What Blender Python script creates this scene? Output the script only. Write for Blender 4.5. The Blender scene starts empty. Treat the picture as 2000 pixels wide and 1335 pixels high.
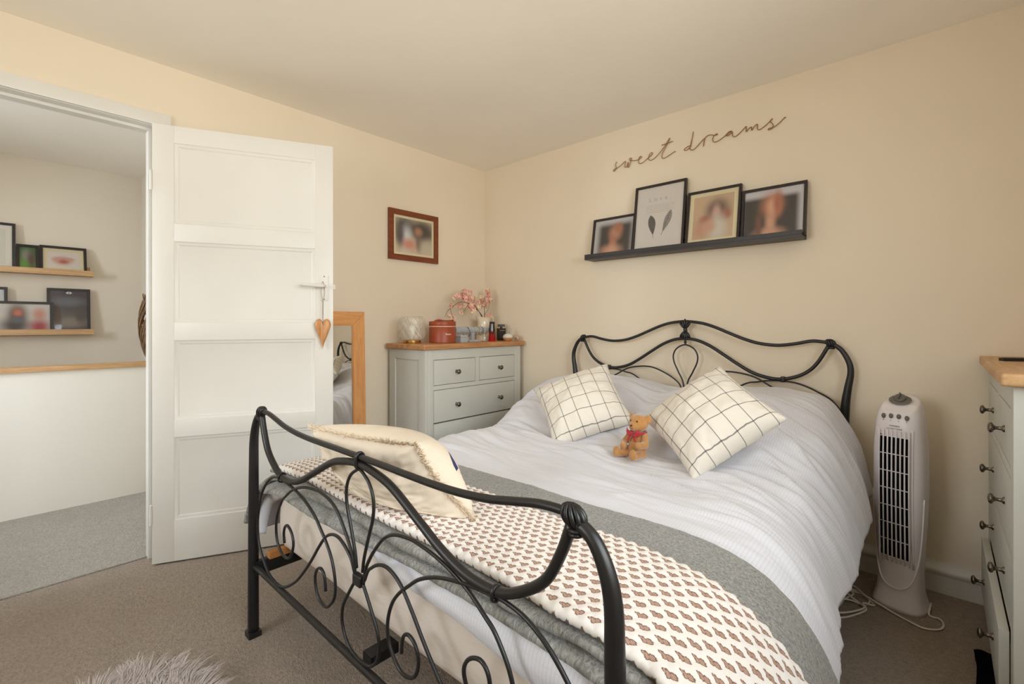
import bpy, bmesh, math, random
import numpy as np
from mathutils import Vector, Matrix

# ------------------------------------------------------------------ clear
for blk in (bpy.data.objects, bpy.data.meshes, bpy.data.materials, bpy.data.lights, bpy.data.cameras):
    for b in list(blk):
        blk.remove(b)
scene = bpy.context.scene
COL = scene.collection
R = math.radians
rng = random.Random(7)
nrng = np.random.default_rng(5)

# ------------------------------------------------------------------ room measures (metres)
WX, WY = 2.585, 2.655          # wall behind the bed, wall with the door
XB, YB = -1.35, -0.58          # wall behind the viewer, window wall
CZ = 2.28                      # ceiling
LY, LX = 4.87, 0.80            # far wall and side wall of the landing

# ------------------------------------------------------------------ camera
cam = bpy.data.cameras.new('camera')
cam_o = bpy.data.objects.new('camera', cam); COL.objects.link(cam_o)
cam.sensor_width = 36.0; cam.lens = 918.0 / 2000.0 * 36.0
cam.shift_y = -0.01775; cam.clip_start = 0.02; cam.clip_end = 60
cam_o.location = (0, 0, 1.085)
cam_o.rotation_euler = (R(90), 0, R(42.45 - 90))
scene.camera = cam_o

# ------------------------------------------------------------------ light and exposure
world = bpy.data.worlds.new('overcast_sky'); scene.world = world; world.use_nodes = True
bg = world.node_tree.nodes['Background']
bg.inputs[0].default_value = (0.80, 0.90, 1.0, 1); bg.inputs[1].default_value = 1.2
def area(name, loc, rot, sx, sy, power, color):
    l = bpy.data.lights.new(name, 'AREA'); l.shape = 'RECTANGLE'; l.size = sx; l.size_y = sy
    l.energy = power; l.color = color
    o = bpy.data.objects.new(name, l); COL.objects.link(o); o.location = loc; o.rotation_euler = rot
    return o
# daylight at the three windows: sky light falling inward and down, plus added warm fill lamps tilted up to tint upper walls
SKY, WARM_FILL = (0.80, 0.90, 1.0), (1.0, 0.79, 0.45)
area('window_main_sky_offscreen', (0.58, YB - 0.55, 1.85), (R(90 - 35), 0, 0), 2.1, 1.5, 80, SKY)
area('main_warm_fill_offscreen', (0.58, YB - 0.55, 1.15), (R(90 + 35), 0, 0), 2.1, 1.4, 44, WARM_FILL)
area('window_rear_sky_offscreen', (XB - 0.55, 1.35, 1.85), (R(90 - 35), 0, R(-90)), 1.5, 1.4, 54, SKY)
area('rear_warm_fill_offscreen', (XB - 0.55, 1.35, 1.15), (R(90 + 35), 0, R(-90)), 1.5, 1.3, 28, WARM_FILL)
area('window_landing_sky_offscreen', (-1.43 - 0.4, 3.3, 1.8), (R(90 - 30), 0, R(-90)), 1.2, 1.3, 120, SKY)
vs = scene.view_settings
vs.view_transform = 'Standard'; vs.look = 'None'; vs.gamma = 1.0; vs.use_curve_mapping = False
vs.exposure = 0.13
scene.cycles.max_bounces = 10; scene.cycles.diffuse_bounces = 6
scene.cycles.transparent_max_bounces = 12

# ------------------------------------------------------------------ small helpers
def S(r, g, b):
    def f(c):
        c /= 255.0
        return c / 12.92 if c <= 0.04045 else ((c + 0.055) / 1.055) ** 2.4
    return (f(r), f(g), f(b))

class NT:
    """tiny node builder"""
    def __init__(s, mat):
        mat.use_nodes = True
        s.t = mat.node_tree; s.n = s.t.nodes; s.l = s.t.links
        s.bsdf = s.n['Principled BSDF']; s.out = s.n['Material Output']
    def _set(s, sock, v):
        if v is None: return
        if isinstance(v, bpy.types.NodeSocket): s.l.new(v, sock)
        elif isinstance(v, (tuple, list)):
            if len(sock.default_value) == 4 and len(v) == 3: v = (*v, 1)
            sock.default_value = v
        else: sock.default_value = v
    def m(s, op, a, b=None, c=None, clamp=False):
        n = s.n.new('ShaderNodeMath'); n.operation = op; n.use_clamp = clamp
        for i, v in enumerate((a, b, c)): s._set(n.inputs[i], v)
        return n.outputs[0]
    def vm(s, op, a, b=None):
        n = s.n.new('ShaderNodeVectorMath'); n.operation = op
        s._set(n.inputs[0], a); s._set(n.inputs[1], b)
        return n.outputs['Value'] if op in ('LENGTH', 'DOT_PRODUCT', 'DISTANCE') else n.outputs[0]
    def mix(s, f, a, b, blend='MIX'):
        n = s.n.new('ShaderNodeMix'); n.data_type = 'RGBA'; n.blend_type = blend
        s._set(n.inputs[0], f); s._set(n.inputs[6], a); s._set(n.inputs[7], b)
        return n.outputs[2]
    def coord(s, kind='Object'):
        return s.n.new('ShaderNodeTexCoord').outputs[kind]
    def map(s, v, scale=(1, 1, 1), rot=(0, 0, 0), loc=(0, 0, 0)):
        n = s.n.new('ShaderNodeMapping'); s._set(n.inputs[0], v)
        n.inputs['Scale'].default_value = scale; n.inputs['Rotation'].default_value = rot; n.inputs['Location'].default_value = loc
        return n.outputs[0]
    def sep(s, v):
        n = s.n.new('ShaderNodeSeparateXYZ'); s._set(n.inputs[0], v); return n.outputs
    def comb(s, x, y, z=0.0):
        n = s.n.new('ShaderNodeCombineXYZ'); s._set(n.inputs[0], x); s._set(n.inputs[1], y); s._set(n.inputs[2], z); return n.outputs[0]
    def noise(s, v, scale, detail=3, rough=0.5, dist=0.0):
        n = s.n.new('ShaderNodeTexNoise'); s._set(n.inputs['Vector'], v)
        n.inputs['Scale'].default_value = scale; n.inputs['Detail'].default_value = detail
        n.inputs['Roughness'].default_value = rough; n.inputs['Distortion'].default_value = dist
        return n.outputs['Fac']
    def voro(s, v, scale, feat='F1', rand=1.0):
        n = s.n.new('ShaderNodeTexVoronoi'); n.feature = feat; s._set(n.inputs['Vector'], v)
        n.inputs['Scale'].default_value = scale; n.inputs['Randomness'].default_value = rand
        return n.outputs['Distance']
    def wave(s, v, scale, dist=0, detail=2, dscale=1, kind='BANDS', dirn='X'):
        n = s.n.new('ShaderNodeTexWave'); n.wave_type = kind
        if kind == 'BANDS': n.bands_direction = dirn
        s._set(n.inputs['Vector'], v); n.inputs['Scale'].default_value = scale
        n.inputs['Distortion'].default_value = dist; n.inputs['Detail'].default_value = detail; n.inputs['Detail Scale'].default_value = dscale
        return n.outputs['Fac']
    def rng(s, v, a, b, c=0.0, d=1.0, smooth=False):
        n = s.n.new('ShaderNodeMapRange'); n.interpolation_type = 'SMOOTHSTEP' if smooth else 'LINEAR'
        s._set(n.inputs[0], v); n.inputs[1].default_value = a; n.inputs[2].default_value = b
        n.inputs[3].default_value = c; n.inputs[4].default_value = d
        return n.outputs[0]
    def bump(s, h, strength=0.3, dist=0.01):
        n = s.n.new('ShaderNodeBump'); s._set(n.inputs['Height'], h)
        n.inputs['Strength'].default_value = strength; n.inputs['Distance'].default_value = dist
        s.l.new(n.outputs[0], s.bsdf.inputs['Normal'])
    def set(s, **k):
        names = dict(color='Base Color', rough='Roughness', metal='Metallic', spec='Specular IOR Level', sheen='Sheen Weight',
                     coat='Coat Weight', trans='Transmission Weight', alpha='Alpha', ior='IOR', sss='Subsurface Weight', emit='Emission Color', estr='Emission Strength')
        for a, v in k.items(): s._set(s.bsdf.inputs[names[a]], v)

def mat(name, color, rough=0.6, metal=0.0, var=0.0, vscale=8.0, bump=0.0, bscale=80.0, bdist=0.004, spec=0.5, sheen=0.0, coat=0.0):
    m = bpy.data.materials.new(name); n = NT(m)
    n.set(rough=rough, metal=metal, spec=spec, sheen=sheen, coat=coat)
    co = n.coord()
    if var > 0:
        f = n.noise(co, vscale, 4)
        lo = tuple(c * (1 - var) for c in color); hi = tuple(min(1, c * (1 + var)) for c in color)
        n.set(color=n.mix(n.rng(f, 0.3, 0.7), lo, hi))
    else: n.set(color=color)
    if bump > 0: n.bump(n.noise(co, bscale, 4), bump, bdist)
    return m

def wood(name, light, dark, axis='X', scale=1.0, rough=0.45, knots=0.0):
    m = bpy.data.materials.new(name); n = NT(m); co = n.coord()
    sc = {'X': (0.9, 9, 9), 'Y': (9, 0.9, 9), 'Z': (9, 9, 0.9)}[axis]
    v = n.map(co, tuple(k * scale for k in sc))
    g = n.noise(v, 3.0, 6, 0.65, 1.2)
    fine = n.noise(n.map(co, tuple(k * scale * 4 for k in sc)), 6.0, 3, 0.6)
    f = n.m('ADD', n.m('MULTIPLY', g, 0.75), n.m('MULTIPLY', fine, 0.25))
    c = n.mix(n.rng(f, 0.32, 0.68), dark, light)
    if knots:
        k = n.voro(n.map(co, tuple(q * scale for q in {'X': (1.2, 4, 4), 'Y': (4, 1.2, 4), 'Z': (4, 4, 1.2)}[axis])), knots)
        c = n.mix(n.rng(k, 0.05, 0.16, 1, 0, True), c, tuple(q * 0.28 for q in dark))
    n.set(color=c, rough=rough); n.bump(f, 0.12, 0.002)
    return m

# ---- mesh building ------------------------------------------------
def link(name, me, m=None, parent=None, smooth=False):
    o = bpy.data.objects.new(name, me); COL.objects.link(o)
    if m is not None: me.materials.append(m)
    if parent is not None: o.parent = parent
    if smooth:
        me.polygons.foreach_set('use_smooth', [True] * len(me.polygons))
    return o

def catmull(pts, per=8, closed=False):
    P = [np.array(p, float) for p in pts]; n = len(P); out = []
    segs = n if closed else n - 1
    for i in range(segs):
        if closed: a, b, c, d = P[(i - 1) % n], P[i], P[(i + 1) % n], P[(i + 2) % n]
        else:
            b, c = P[i], P[i + 1]
            a = P[i - 1] if i > 0 else 2 * b - c
            d = P[i + 2] if i + 2 < n else 2 * c - b
        for k in range(per):
            t = k / per
            out.append(0.5 * ((2 * b) + (-a + c) * t + (2 * a - 5 * b + 4 * c - d) * t * t + (-a + 3 * b - 3 * c + d) * t ** 3))
    if not closed: out.append(P[-1])
    return np.array(out)

class MB:
    """collects shapes into one bmesh"""
    def __init__(s): s.bm = bmesh.new(); s.uv = None
    def box(s, x0, x1, y0, y1, z0, z1, bevel=0.0, seg=2):
        b = bmesh.new(); bmesh.ops.create_cube(b, size=1)
        for v in b.verts:
            v.co = ((x0 + x1) / 2 + v.co.x * (x1 - x0), (y0 + y1) / 2 + v.co.y * (y1 - y0), (z0 + z1) / 2 + v.co.z * (z1 - z0))
        if bevel > 0: bmesh.ops.bevel(b, geom=b.edges[:], offset=bevel, segments=seg, profile=0.7, affect='EDGES')
        s._add(b); return s
    def _add(s, b, mtx=None):
        if mtx is not None: bmesh.ops.transform(b, matrix=mtx, verts=b.verts)
        me = bpy.data.meshes.new('tmp'); b.to_mesh(me); b.free(); s.bm.from_mesh(me); bpy.data.meshes.remove(me)
    def raw(s, verts, faces):
        vs_ = [s.bm.verts.new(v) for v in verts]
        for f in faces:
            try: s.bm.faces.new([vs_[i] for i in f])
            except ValueError: pass
        return s
    def tube(s, pts, r, seg=8, closed=False, caps=True, flat=None):
        P = np.array(pts, float); n = len(P)
        rr = np.full(n, r) if np.isscalar(r) else np.interp(np.linspace(0, 1, n), np.linspace(0, 1, len(r)), r)
        T = np.gradient(P, axis=0)
        if closed: T = np.roll(P, -1, 0) - np.roll(P, 1, 0)
        T /= np.linalg.norm(T, axis=1)[:, None] + 1e-12
        a = np.array([0, 0, 1.0]) if abs(T[0][2]) < 0.9 else np.array([1.0, 0, 0])
        N = np.cross(T[0], a); N /= np.linalg.norm(N); verts = []
        for i in range(n):
            N = N - T[i] * (N @ T[i]); N /= np.linalg.norm(N) + 1e-12
            B = np.cross(T[i], N)
            for k in range(seg):
                th = 2 * math.pi * k / seg
                verts.append(P[i] + rr[i] * (math.cos(th) * N + math.sin(th) * B))
        faces = []
        for i in range(n if closed else n - 1):
            j = (i + 1) % n
            for k in range(seg):
                k2 = (k + 1) % seg
                faces.append((i * seg + k, i * seg + k2, j * seg + k2, j * seg + k))
        if caps and not closed:
            faces.append(tuple(range(seg))[::-1]); faces.append(tuple((n - 1) * seg + k for k in range(seg)))
        s.raw([tuple(v) for v in verts], faces); return s
    def lathe(s, prof, seg=24, c=(0, 0, 0), sx=1.0, sy=1.0, axis='Z', closed=False):
        verts = []; faces = []; n = len(prof)
        for r, z in prof:
            for k in range(seg):
                th = 2 * math.pi * k / seg
                x, y = r * math.cos(th) * sx, r * math.sin(th) * sy
                if axis == 'Z': p = (c[0] + x, c[1] + y, c[2] + z)
                elif axis == 'Y': p = (c[0] + x, c[1] + z, c[2] + y)
                else: p = (c[0] + z, c[1] + x, c[2] + y)
                verts.append(p)
        for i in range(n - 1):
            for k in range(seg):
                k2 = (k + 1) % seg
                faces.append((i * seg + k, i * seg + k2, (i + 1) * seg + k2, (i + 1) * seg + k))
        if not closed:
            faces.append(tuple(range(seg))[::-1]); faces.append(tuple((n - 1) * seg + k for k in range(seg)))
        s.raw(verts, faces); return s
    def ell(s, c, r, rot=None, seg=20, rings=12):
        b = bmesh.new(); bmesh.ops.create_uvsphere(b, u_segments=seg, v_segments=rings, radius=1)
        M = Matrix.Translation(c) @ (rot.to_4x4() if rot is not None else Matrix.Identity(4)) @ Matrix.Diagonal((*r, 1))
        s._add(b, M); return s
    def prism(s, poly, y0, y1, plane='XZ'):
        n = len(poly)
        def P(a, b, d): return (a, d, b) if plane == 'XZ' else ((d, a, b) if plane == 'YZ' else (a, b, d))
        v = [P(a, b, y0) for a, b in poly] + [P(a, b, y1) for a, b in poly]
        f = [tuple(range(n)), tuple(range(2 * n - 1, n - 1, -1))] + [(i, (i + 1) % n, n + (i + 1) % n, n + i) for i in range(n)]
        s.raw(v, f); return s
    def build(s, name, m, parent=None, smooth=False, angle=None, off=None):
        bmesh.ops.recalc_face_normals(s.bm, faces=s.bm.faces)
        if off is not None: bmesh.ops.translate(s.bm, vec=Vector(off), verts=s.bm.verts)
        me = bpy.data.meshes.new(name); s.bm.to_mesh(me); s.bm.free()
        o = link(name, me, m, parent, smooth or angle is not None)
        if angle is not None:
            try: me.set_sharp_from_angle(angle=R(angle))
            except Exception: pass
        return o

def grid_mesh(name, P, UV, m, parent=None, closed_u=False, smooth=True, solid=0.0, off=-1, subsurf=0):
    """P: (nu,nv,3) array of points, UV: (nu,nv,2)"""
    nu, nv = P.shape[:2]
    idx = np.arange(nu * nv).reshape(nu, nv)
    a = idx[:-1, :-1]; b = idx[1:, :-1]; c = idx[1:, 1:]; d = idx[:-1, 1:]
    F = np.stack([a, b, c, d], -1).reshape(-1, 4)
    me = bpy.data.meshes.new(name)
    me.vertices.add(nu * nv); me.vertices.foreach_set('co', P.reshape(-1).astype(np.float32))
    me.loops.add(F.size); me.loops.foreach_set('vertex_index', F.reshape(-1).astype(np.int32))
    me.polygons.add(len(F)); me.polygons.foreach_set('loop_start', (np.arange(len(F)) * 4).astype(np.int32))
    me.polygons.foreach_set('loop_total', np.full(len(F), 4, np.int32))
    uvl = me.uv_layers.new(name='UVMap')
    uvl.data.foreach_set('uv', UV.reshape(-1, 2)[F.reshape(-1)].reshape(-1).astype(np.float32))
    me.update(calc_edges=True); me.validate()
    o = link(name, me, m, parent, smooth)
    if solid:
        md = o.modifiers.new('thickness', 'SOLIDIFY'); md.thickness = solid; md.offset = off
    return o

def quad(name, p0, p1, p2, p3, m, parent=None):
    P = np.array([[p0, p3], [p1, p2]], float); UV = np.array([[[0, 0], [0, 1]], [[1, 0], [1, 1]]], float)
    return grid_mesh(name, P, UV, m, parent, smooth=False)

def thing(name, label, cat, loc=(0, 0, 0), rot=(0, 0, 0), group=None):
    o = bpy.data.objects.new(name, None); COL.objects.link(o); o.empty_display_size = 0.05
    o.location = loc; o.rotation_euler = rot
    return tag(o, label, cat, group)
def tag(o, label, cat, group=None):
    o['label'] = label; o['category'] = cat
    if group: o['group'] = group
    return o
def struct(o): o['kind'] = 'structure'; return o
def stuff(o): o['kind'] = 'stuff'; return o

# ---- vectorised gradient noise -------------------------------------
_perm = nrng.permutation(256); _perm = np.concatenate([_perm, _perm, _perm])
_ang = nrng.random(256) * 2 * np.pi
def pnoise(x, y):
    x = np.asarray(x, float); y = np.asarray(y, float)
    xi = np.floor(x).astype(int); yi = np.floor(y).astype(int); fx = x - xi; fy = y - yi
    def g(ix, iy, dx, dy):
        h = _perm[(_perm[ix & 255] + iy) & 255]; return np.cos(_ang[h]) * dx + np.sin(_ang[h]) * dy
    u = fx ** 3 * (fx * (fx * 6 - 15) + 10); v = fy ** 3 * (fy * (fy * 6 - 15) + 10)
    a = g(xi, yi, fx, fy); b = g(xi + 1, yi, fx - 1, fy); c = g(xi, yi + 1, fx, fy - 1); d = g(xi + 1, yi + 1, fx - 1, fy - 1)
    return (a + (b - a) * u) + ((c + (d - c) * u) - (a + (b - a) * u)) * v
def sstep(a, b, x):
    t = np.clip((x - a) / (b - a), 0, 1); return t * t * (3 - 2 * t)

# ------------------------------------------------------------------ materials
def wall_mat(name, c, bumpy=0.08):
    m = bpy.data.materials.new(name); n = NT(m); co = n.coord()
    f = n.noise(co, 1.6, 3)
    n.set(color=n.mix(n.rng(f, 0.3, 0.7), tuple(k * 0.97 for k in c), tuple(min(1, k * 1.02) for k in c)), rough=0.85, spec=0.25)
    n.bump(n.m('ADD', n.noise(co, 9, 3), n.m('MULTIPLY', n.noise(co, 160, 2), 0.12)), bumpy, 0.01)
    return m
M = {}
M['wall'] = wall_mat('cream_wall_paint', S(228, 215, 194))
M['wall_b'] = wall_mat('landing_wall_paint', S(224, 214, 198))
M['lowwall'] = wall_mat('white_low_wall_paint', S(232, 229, 222), 0.04)
M['ceil'] = wall_mat('ceiling_paint', S(248, 243, 234), 0.06)
M['gloss'] = mat('white_gloss_paint', S(217, 214, 207), 0.38, var=0.03, vscale=3, bump=0.05, bscale=14, bdist=0.004)
M['dirt'] = M['gloss']
M['iron'] = mat('black_painted_iron', S(25, 24, 25), 0.38, var=0.15, vscale=20, spec=0.5)
M['black'] = mat('black_plastic', S(22, 22, 23), 0.4)
M['blackwood'] = mat('black_brown_frame', S(38, 30, 27), 0.42, var=0.2, vscale=30)
M['chest'] = mat('sage_grey_paint', S(200, 200, 192), 0.5, var=0.02, vscale=5, bump=0.03, bscale=60)
M['oak'] = wood('oak_top', S(206, 156, 108), S(158, 104, 62), 'X', 1.2, 0.42)
M['oak_pale'] = wood('pale_oak', S(214, 176, 130), S(176, 134, 90), 'X', 1.0, 0.5)
M['oak_end'] = wood('pale_oak_end', S(214, 176, 130), S(176, 134, 90), 'X', 1.0, 0.5)
M['pineX'] = wood('pine_x', S(230, 172, 110), S(204, 136, 76), 'X', 1.3, 0.4, knots=1.3)
M['pineZ'] = wood('pine_z', S(230, 172, 110), S(204, 136, 76), 'Z', 1.3, 0.4, knots=1.3)
M['slat'] = wood('slat_wood', S(206, 146, 84), S(170, 108, 54), 'Y', 1.0, 0.5)
M['mahog'] = wood('red_brown_frame', S(140, 72, 34), S(98, 44, 20), 'X', 1.2, 0.35)
M['heart'] = wood('carved_heart_wood', S(214, 160, 100), S(160, 98, 50), 'Z', 2.2, 0.4)
M['pewter'] = mat('pewter_knob', S(120, 110, 100), 0.28, 1.0, var=0.2, vscale=60)
M['brass'] = mat('brushed_brass', S(206, 164, 92), 0.28, 1.0)
M['chrome'] = mat('chrome', S(200, 200, 200), 0.12, 1.0)
M['wire'] = mat('copper_wire', S(150, 104, 54), 0.4, 0.6)
M['fan'] = mat('fan_plastic', S(226, 220, 222), 0.35)
M['fan_grey'] = mat('fan_grey_plastic', S(104, 98, 92), 0.45)
M['cable'] = mat('white_cable', S(226, 218, 204), 0.45)
M['cream_cer'] = mat('cream_glaze', S(232, 220, 196), 0.18, coat=0.3)
M['velvet'] = mat('grey_velvet', S(168, 174, 180), 0.9, sheen=0.6, var=0.08, vscale=60)
M['leather'] = mat('tan_leather', S(150, 66, 34), 0.42, var=0.06, vscale=12, bump=0.1, bscale=300, bdist=0.0006)
M['stripe_tan'] = mat('pale_band', S(214, 180, 160), 0.4)
M['twig'] = mat('blossom_twig', S(78, 52, 38), 0.8, var=0.2, vscale=60)
M['petal'] = mat('pink_petal', S(238, 180, 166), 0.7, var=0.25, vscale=40)
M['petal2'] = mat('cream_petal', S(230, 206, 172), 0.7, var=0.2, vscale=40)
M['ribbon'] = mat('red_velvet_ribbon', S(166, 12, 26), 0.6, sheen=0.5, var=0.2, vscale=80)
M['bear'] = mat('golden_plush', S(178, 126, 66), 0.85, sheen=0.7, var=0.14, vscale=38, bump=0.5, bscale=420, bdist=0.0015)
M['bear_eye'] = mat('bear_eye', S(40, 22, 12), 0.15)
M['bear_nose'] = mat('bear_nose', S(96, 52, 34), 0.7)
M['cord'] = mat('jute_cord', S(140, 110, 80), 0.9)
M['gold'] = mat('gold_jewellery', S(212, 170, 100), 0.2, 1.0)
M['pearl'] = mat('pearl', S(228, 214, 190), 0.25)
M['darkbead'] = mat('dark_bead', S(50, 38, 30), 0.3)
M['wicker'] = mat('wicker_cane', S(140, 108, 78), 0.7, var=0.35, vscale=25)
M['paper'] = mat('white_mount_board', S(232, 226, 214), 0.8)
M['paper_c'] = mat('cream_mount_board', S(226, 214, 178), 0.8)
M['ink'] = mat('faint_ink', S(184, 178, 168), 0.8)
M['ink2'] = mat('grey_print', S(96, 92, 88), 0.7)
M['white_ink'] = mat('white_print', S(230, 226, 220), 0.6)
M['navy'] = mat('navy_print', S(40, 48, 96), 0.8)
M['mirror'] = mat('mirror_silver', S(226, 226, 222), 0.015, 1.0)

def carpet(name, c1, c2, stain):
    m = bpy.data.materials.new(name); n = NT(m); co = n.coord()
    fine = n.noise(co, 300, 2, 0.7); mid = n.noise(n.map(co, (1, 0.6, 1), (0, 0, 0.6)), 105, 3, 0.65, 0.5); big = n.noise(co, 3.2, 4, 0.6); patch = n.noise(co, 9, 3, 0.6, 0.6)
    c = n.mix(n.rng(n.m('ADD', n.m('MULTIPLY', fine, 0.6), n.m('MULTIPLY', mid, 0.4)), 0.40, 0.60), c2, c1)
    c = n.mix(n.rng(big, 0.42, 0.70, 0, 0.35), c, stain)
    c = n.mix(n.rng(patch, 0.58, 0.75, 0, 0.22), c, tuple(k * 0.7 for k in stain))
    n.set(color=c, rough=0.95, spec=0.1, sheen=0.25)
    n.bump(n.m('ADD', fine, n.m('MULTIPLY', mid, 1.6)), 0.9, 0.010)
    return m
M['carpet'] = carpet('beige_carpet', S(194, 176, 157), S(148, 131, 114), S(152, 134, 117))
M['carpet_l'] = carpet('landing_carpet', S(206, 198, 188), S(160, 152, 142), S(168, 157, 145))

def duvet_mat():
    m = bpy.data.materials.new('pinstripe_cotton'); n = NT(m); uv = n.sep(n.coord('UV'))
    a = n.m('ABSOLUTE', n.m('SUBTRACT', n.m('FRACT', n.m('MULTIPLY', uv[0], 1 / 0.0085)), 0.5))
    la = n.rng(a, 0.38, 0.47, 0, 1)
    b = n.m('ABSOLUTE', n.m('SUBTRACT', n.m('FRACT', n.m('MULTIPLY', uv[1], 1 / 0.015)), 0.5))
    lb = n.rng(b, 0.40, 0.48, 0, 0.35)
    base = S(219, 219, 225)
    c = n.mix(n.m('MULTIPLY', n.m('MAXIMUM', la, lb), 0.30), base, S(168, 172, 184))
    n.set(color=c, rough=0.85, sheen=0.2, spec=0.2)
    n.bump(n.m('ADD', n.noise(n.coord('UV'), 60, 3), n.m('MULTIPLY', la, -0.3)), 0.14, 0.004)
    return m
M['duvet'] = duvet_mat()
def sheet_mat():
    m = bpy.data.materials.new('cream_fitted_sheet'); n = NT(m); co = n.coord()
    n.set(color=S(214, 203, 192), rough=0.85, spec=0.2)
    n.bump(n.m('ADD', n.noise(n.map(co, (1, 3, 6), (0.5, 0, 0)), 2.2, 3), n.m('MULTIPLY', n.noise(co, 300, 2), 0.03)), 0.35, 0.02)
    return m
M['sheet'] = sheet_mat()
def throw_mat():
    m = bpy.data.materials.new('grey_matelasse'); n = NT(m); uv = n.coord('UV')
    f = n.noise(uv, 170, 3, 0.7, 0.8); g = n.noise(uv, 55, 2); 
    c = n.mix(n.rng(f, 0.35, 0.66), S(112, 112, 108), S(172, 170, 164))
    n.set(color=c, rough=0.9, sheen=0.3, spec=0.15); n.bump(n.m('ADD', f, n.m('MULTIPLY', g, 0.8)), 0.8, 0.006)
    return m
M['throw'] = throw_mat()
CELL = 0.0275
def print_mat():
    m = bpy.data.materials.new('block_print_cotton'); n = NT(m); uv = n.sep(n.coord('UV'))
    # brick-offset cells along the bed width
    row = n.m('FLOOR', n.m('DIVIDE', uv[1], CELL * 0.80))
    off = n.m('MULTIPLY', n.m('MODULO', row, 2.0), 0.5)
    fu = n.m('SUBTRACT', n.m('FRACT', n.m('ADD', n.m('DIVIDE', uv[0], CELL), off)), 0.5)
    fv = n.m('SUBTRACT', n.m('FRACT', n.m('DIVIDE', uv[1], CELL * 0.80)), 0.5)
    ca, sa = math.cos(0.5), math.sin(0.5)
    x = n.m('ADD', n.m('MULTIPLY', fu, ca), n.m('MULTIPLY', fv, sa))
    y = n.m('SUBTRACT', n.m('MULTIPLY', fv, ca), n.m('MULTIPLY', fu, sa))
    def blob(cx, cy, rx, ry, w=0.14):
        d = n.m('SQRT', n.m('ADD', n.m('POWER', n.m('DIVIDE', n.m('SUBTRACT', x, cx), rx), 2.0), n.m('POWER', n.m('DIVIDE', n.m('SUBTRACT', y, cy), ry), 2.0)))
        return d
    d1 = blob(-0.14, 0.0, 0.22, 0.25); d2 = blob(0.14, 0.07, 0.22, 0.20); d3 = blob(0.15, -0.12, 0.18, 0.17); d4 = blob(-0.33, 0.04, 0.13, 0.10)
    d = n.m('MINIMUM', n.m('MINIMUM', d1, d2), n.m('MINIMUM', d3, d4))
    wob = n.noise(n.coord('UV'), 320, 2)
    fill = n.rng(n.m('ADD', d, n.m('MULTIPLY', n.m('SUBTRACT', wob, 0.5), 0.7)), 0.86, 1.06, 1, 0)
    rim = n.m('MULTIPLY', n.rng(d, 0.55, 0.80), fill)
    inner = n.rng(n.m('SINE', n.m('MULTIPLY', n.m('ADD', x, n.m('MULTIPLY', y, 0.5)), 52.0)), -0.1, 0.6)
    cloth = S(230, 224, 217)
    c = n.mix(fill, cloth, S(154, 116, 96))
    c = n.mix(n.m('MULTIPLY', fill, n.m('MULTIPLY', inner, 0.7)), c, S(208, 184, 166))
    c = n.mix(n.m('MULTIPLY', rim, 0.85), c, S(94, 66, 56))
    n.set(color=c, rough=0.85, sheen=0.15, spec=0.2); n.bump(n.noise(n.coord('UV'), 260, 2), 0.15, 0.002)
    return m
M['print'] = print_mat()
def grid_cushion_mat():
    m = bpy.data.materials.new('window_check_cotton'); n = NT(m); uv = n.sep(n.coord('UV'))
    def line(s, k, o):
        a = n.m('ABSOLUTE', n.m('SUBTRACT', n.m('FRACT', n.m('ADD', n.m('MULTIPLY', s, k), o)), 0.5))
        return n.rng(a, 0.018, 0.030, 1, 0)
    a = line(uv[0], 6.0, 0.0); b = line(uv[1], 6.0, 0.0)
    wv = n.noise(n.coord('UV'), 400, 2)
    f = n.m('ADD', n.m('MULTIPLY', n.m('MAXIMUM', a, b), 0.72), n.m('MULTIPLY', n.m('MINIMUM', a, b), 0.26))
    f = n.m('MULTIPLY', f, n.rng(wv, 0.3, 0.5, 0.8, 1.0))
    c = n.mix(f, S(230, 223, 211), S(40, 40, 46))
    n.set(color=c, rough=0.9, spec=0.15, sheen=0.15); n.bump(wv, 0.2, 0.0015)
    return m
M['grid'] = grid_cushion_mat()
M['canvas'] = mat('cream_canvas', S(216, 202, 182), 0.9, var=0.04, vscale=6, bump=0.2, bscale=260, bdist=0.0015)
M['fringe'] = mat('frayed_fringe', S(212, 194, 168), 0.95)
M['fur'] = mat('grey_faux_fur', S(190, 178, 172), 0.9, var=0.12, vscale=18, sheen=0.3)
M['sock'] = None
def sock_mat():
    m = bpy.data.materials.new('black_check_knit'); n = NT(m); uv = n.sep(n.coord('UV'))
    a = n.m('MODULO', n.m('ADD', n.m('FLOOR', n.m('MULTIPLY', uv[0], 14.0)), n.m('FLOOR', n.m('MULTIPLY', uv[1], 5.0))), 2.0)
    k = n.m('MULTIPLY', a, n.rng(uv[0], 0.42, 0.5))
    n.set(color=n.mix(k, S(9, 9, 10), S(40, 34, 31)), rough=1.0, spec=0.05); n.bump(n.noise(n.coord('UV'), 120, 2), 0.4, 0.002)
    return m
M['sock'] = sock_mat()
def pane_mat(name, refl=0.10):
    m = bpy.data.materials.new(name); n = NT(m)
    t = n.n.new('ShaderNodeBsdfTransparent'); g = n.n.new('ShaderNodeBsdfGlossy'); g.inputs['Roughness'].default_value = 0.03
    fr = n.n.new('ShaderNodeFresnel'); fr.inputs[0].default_value = 1.45
    mx = n.n.new('ShaderNodeMixShader'); n.l.new(n.m('MULTIPLY', fr.outputs[0], refl * 10), mx.inputs[0])
    n.l.new(t.outputs[0], mx.inputs[1]); n.l.new(g.outputs[0], mx.inputs[2]); n.l.new(mx.outputs[0], n.out.inputs[0])
    return m
M['pane'] = pane_mat('clear_pane', 0.06)
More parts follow.
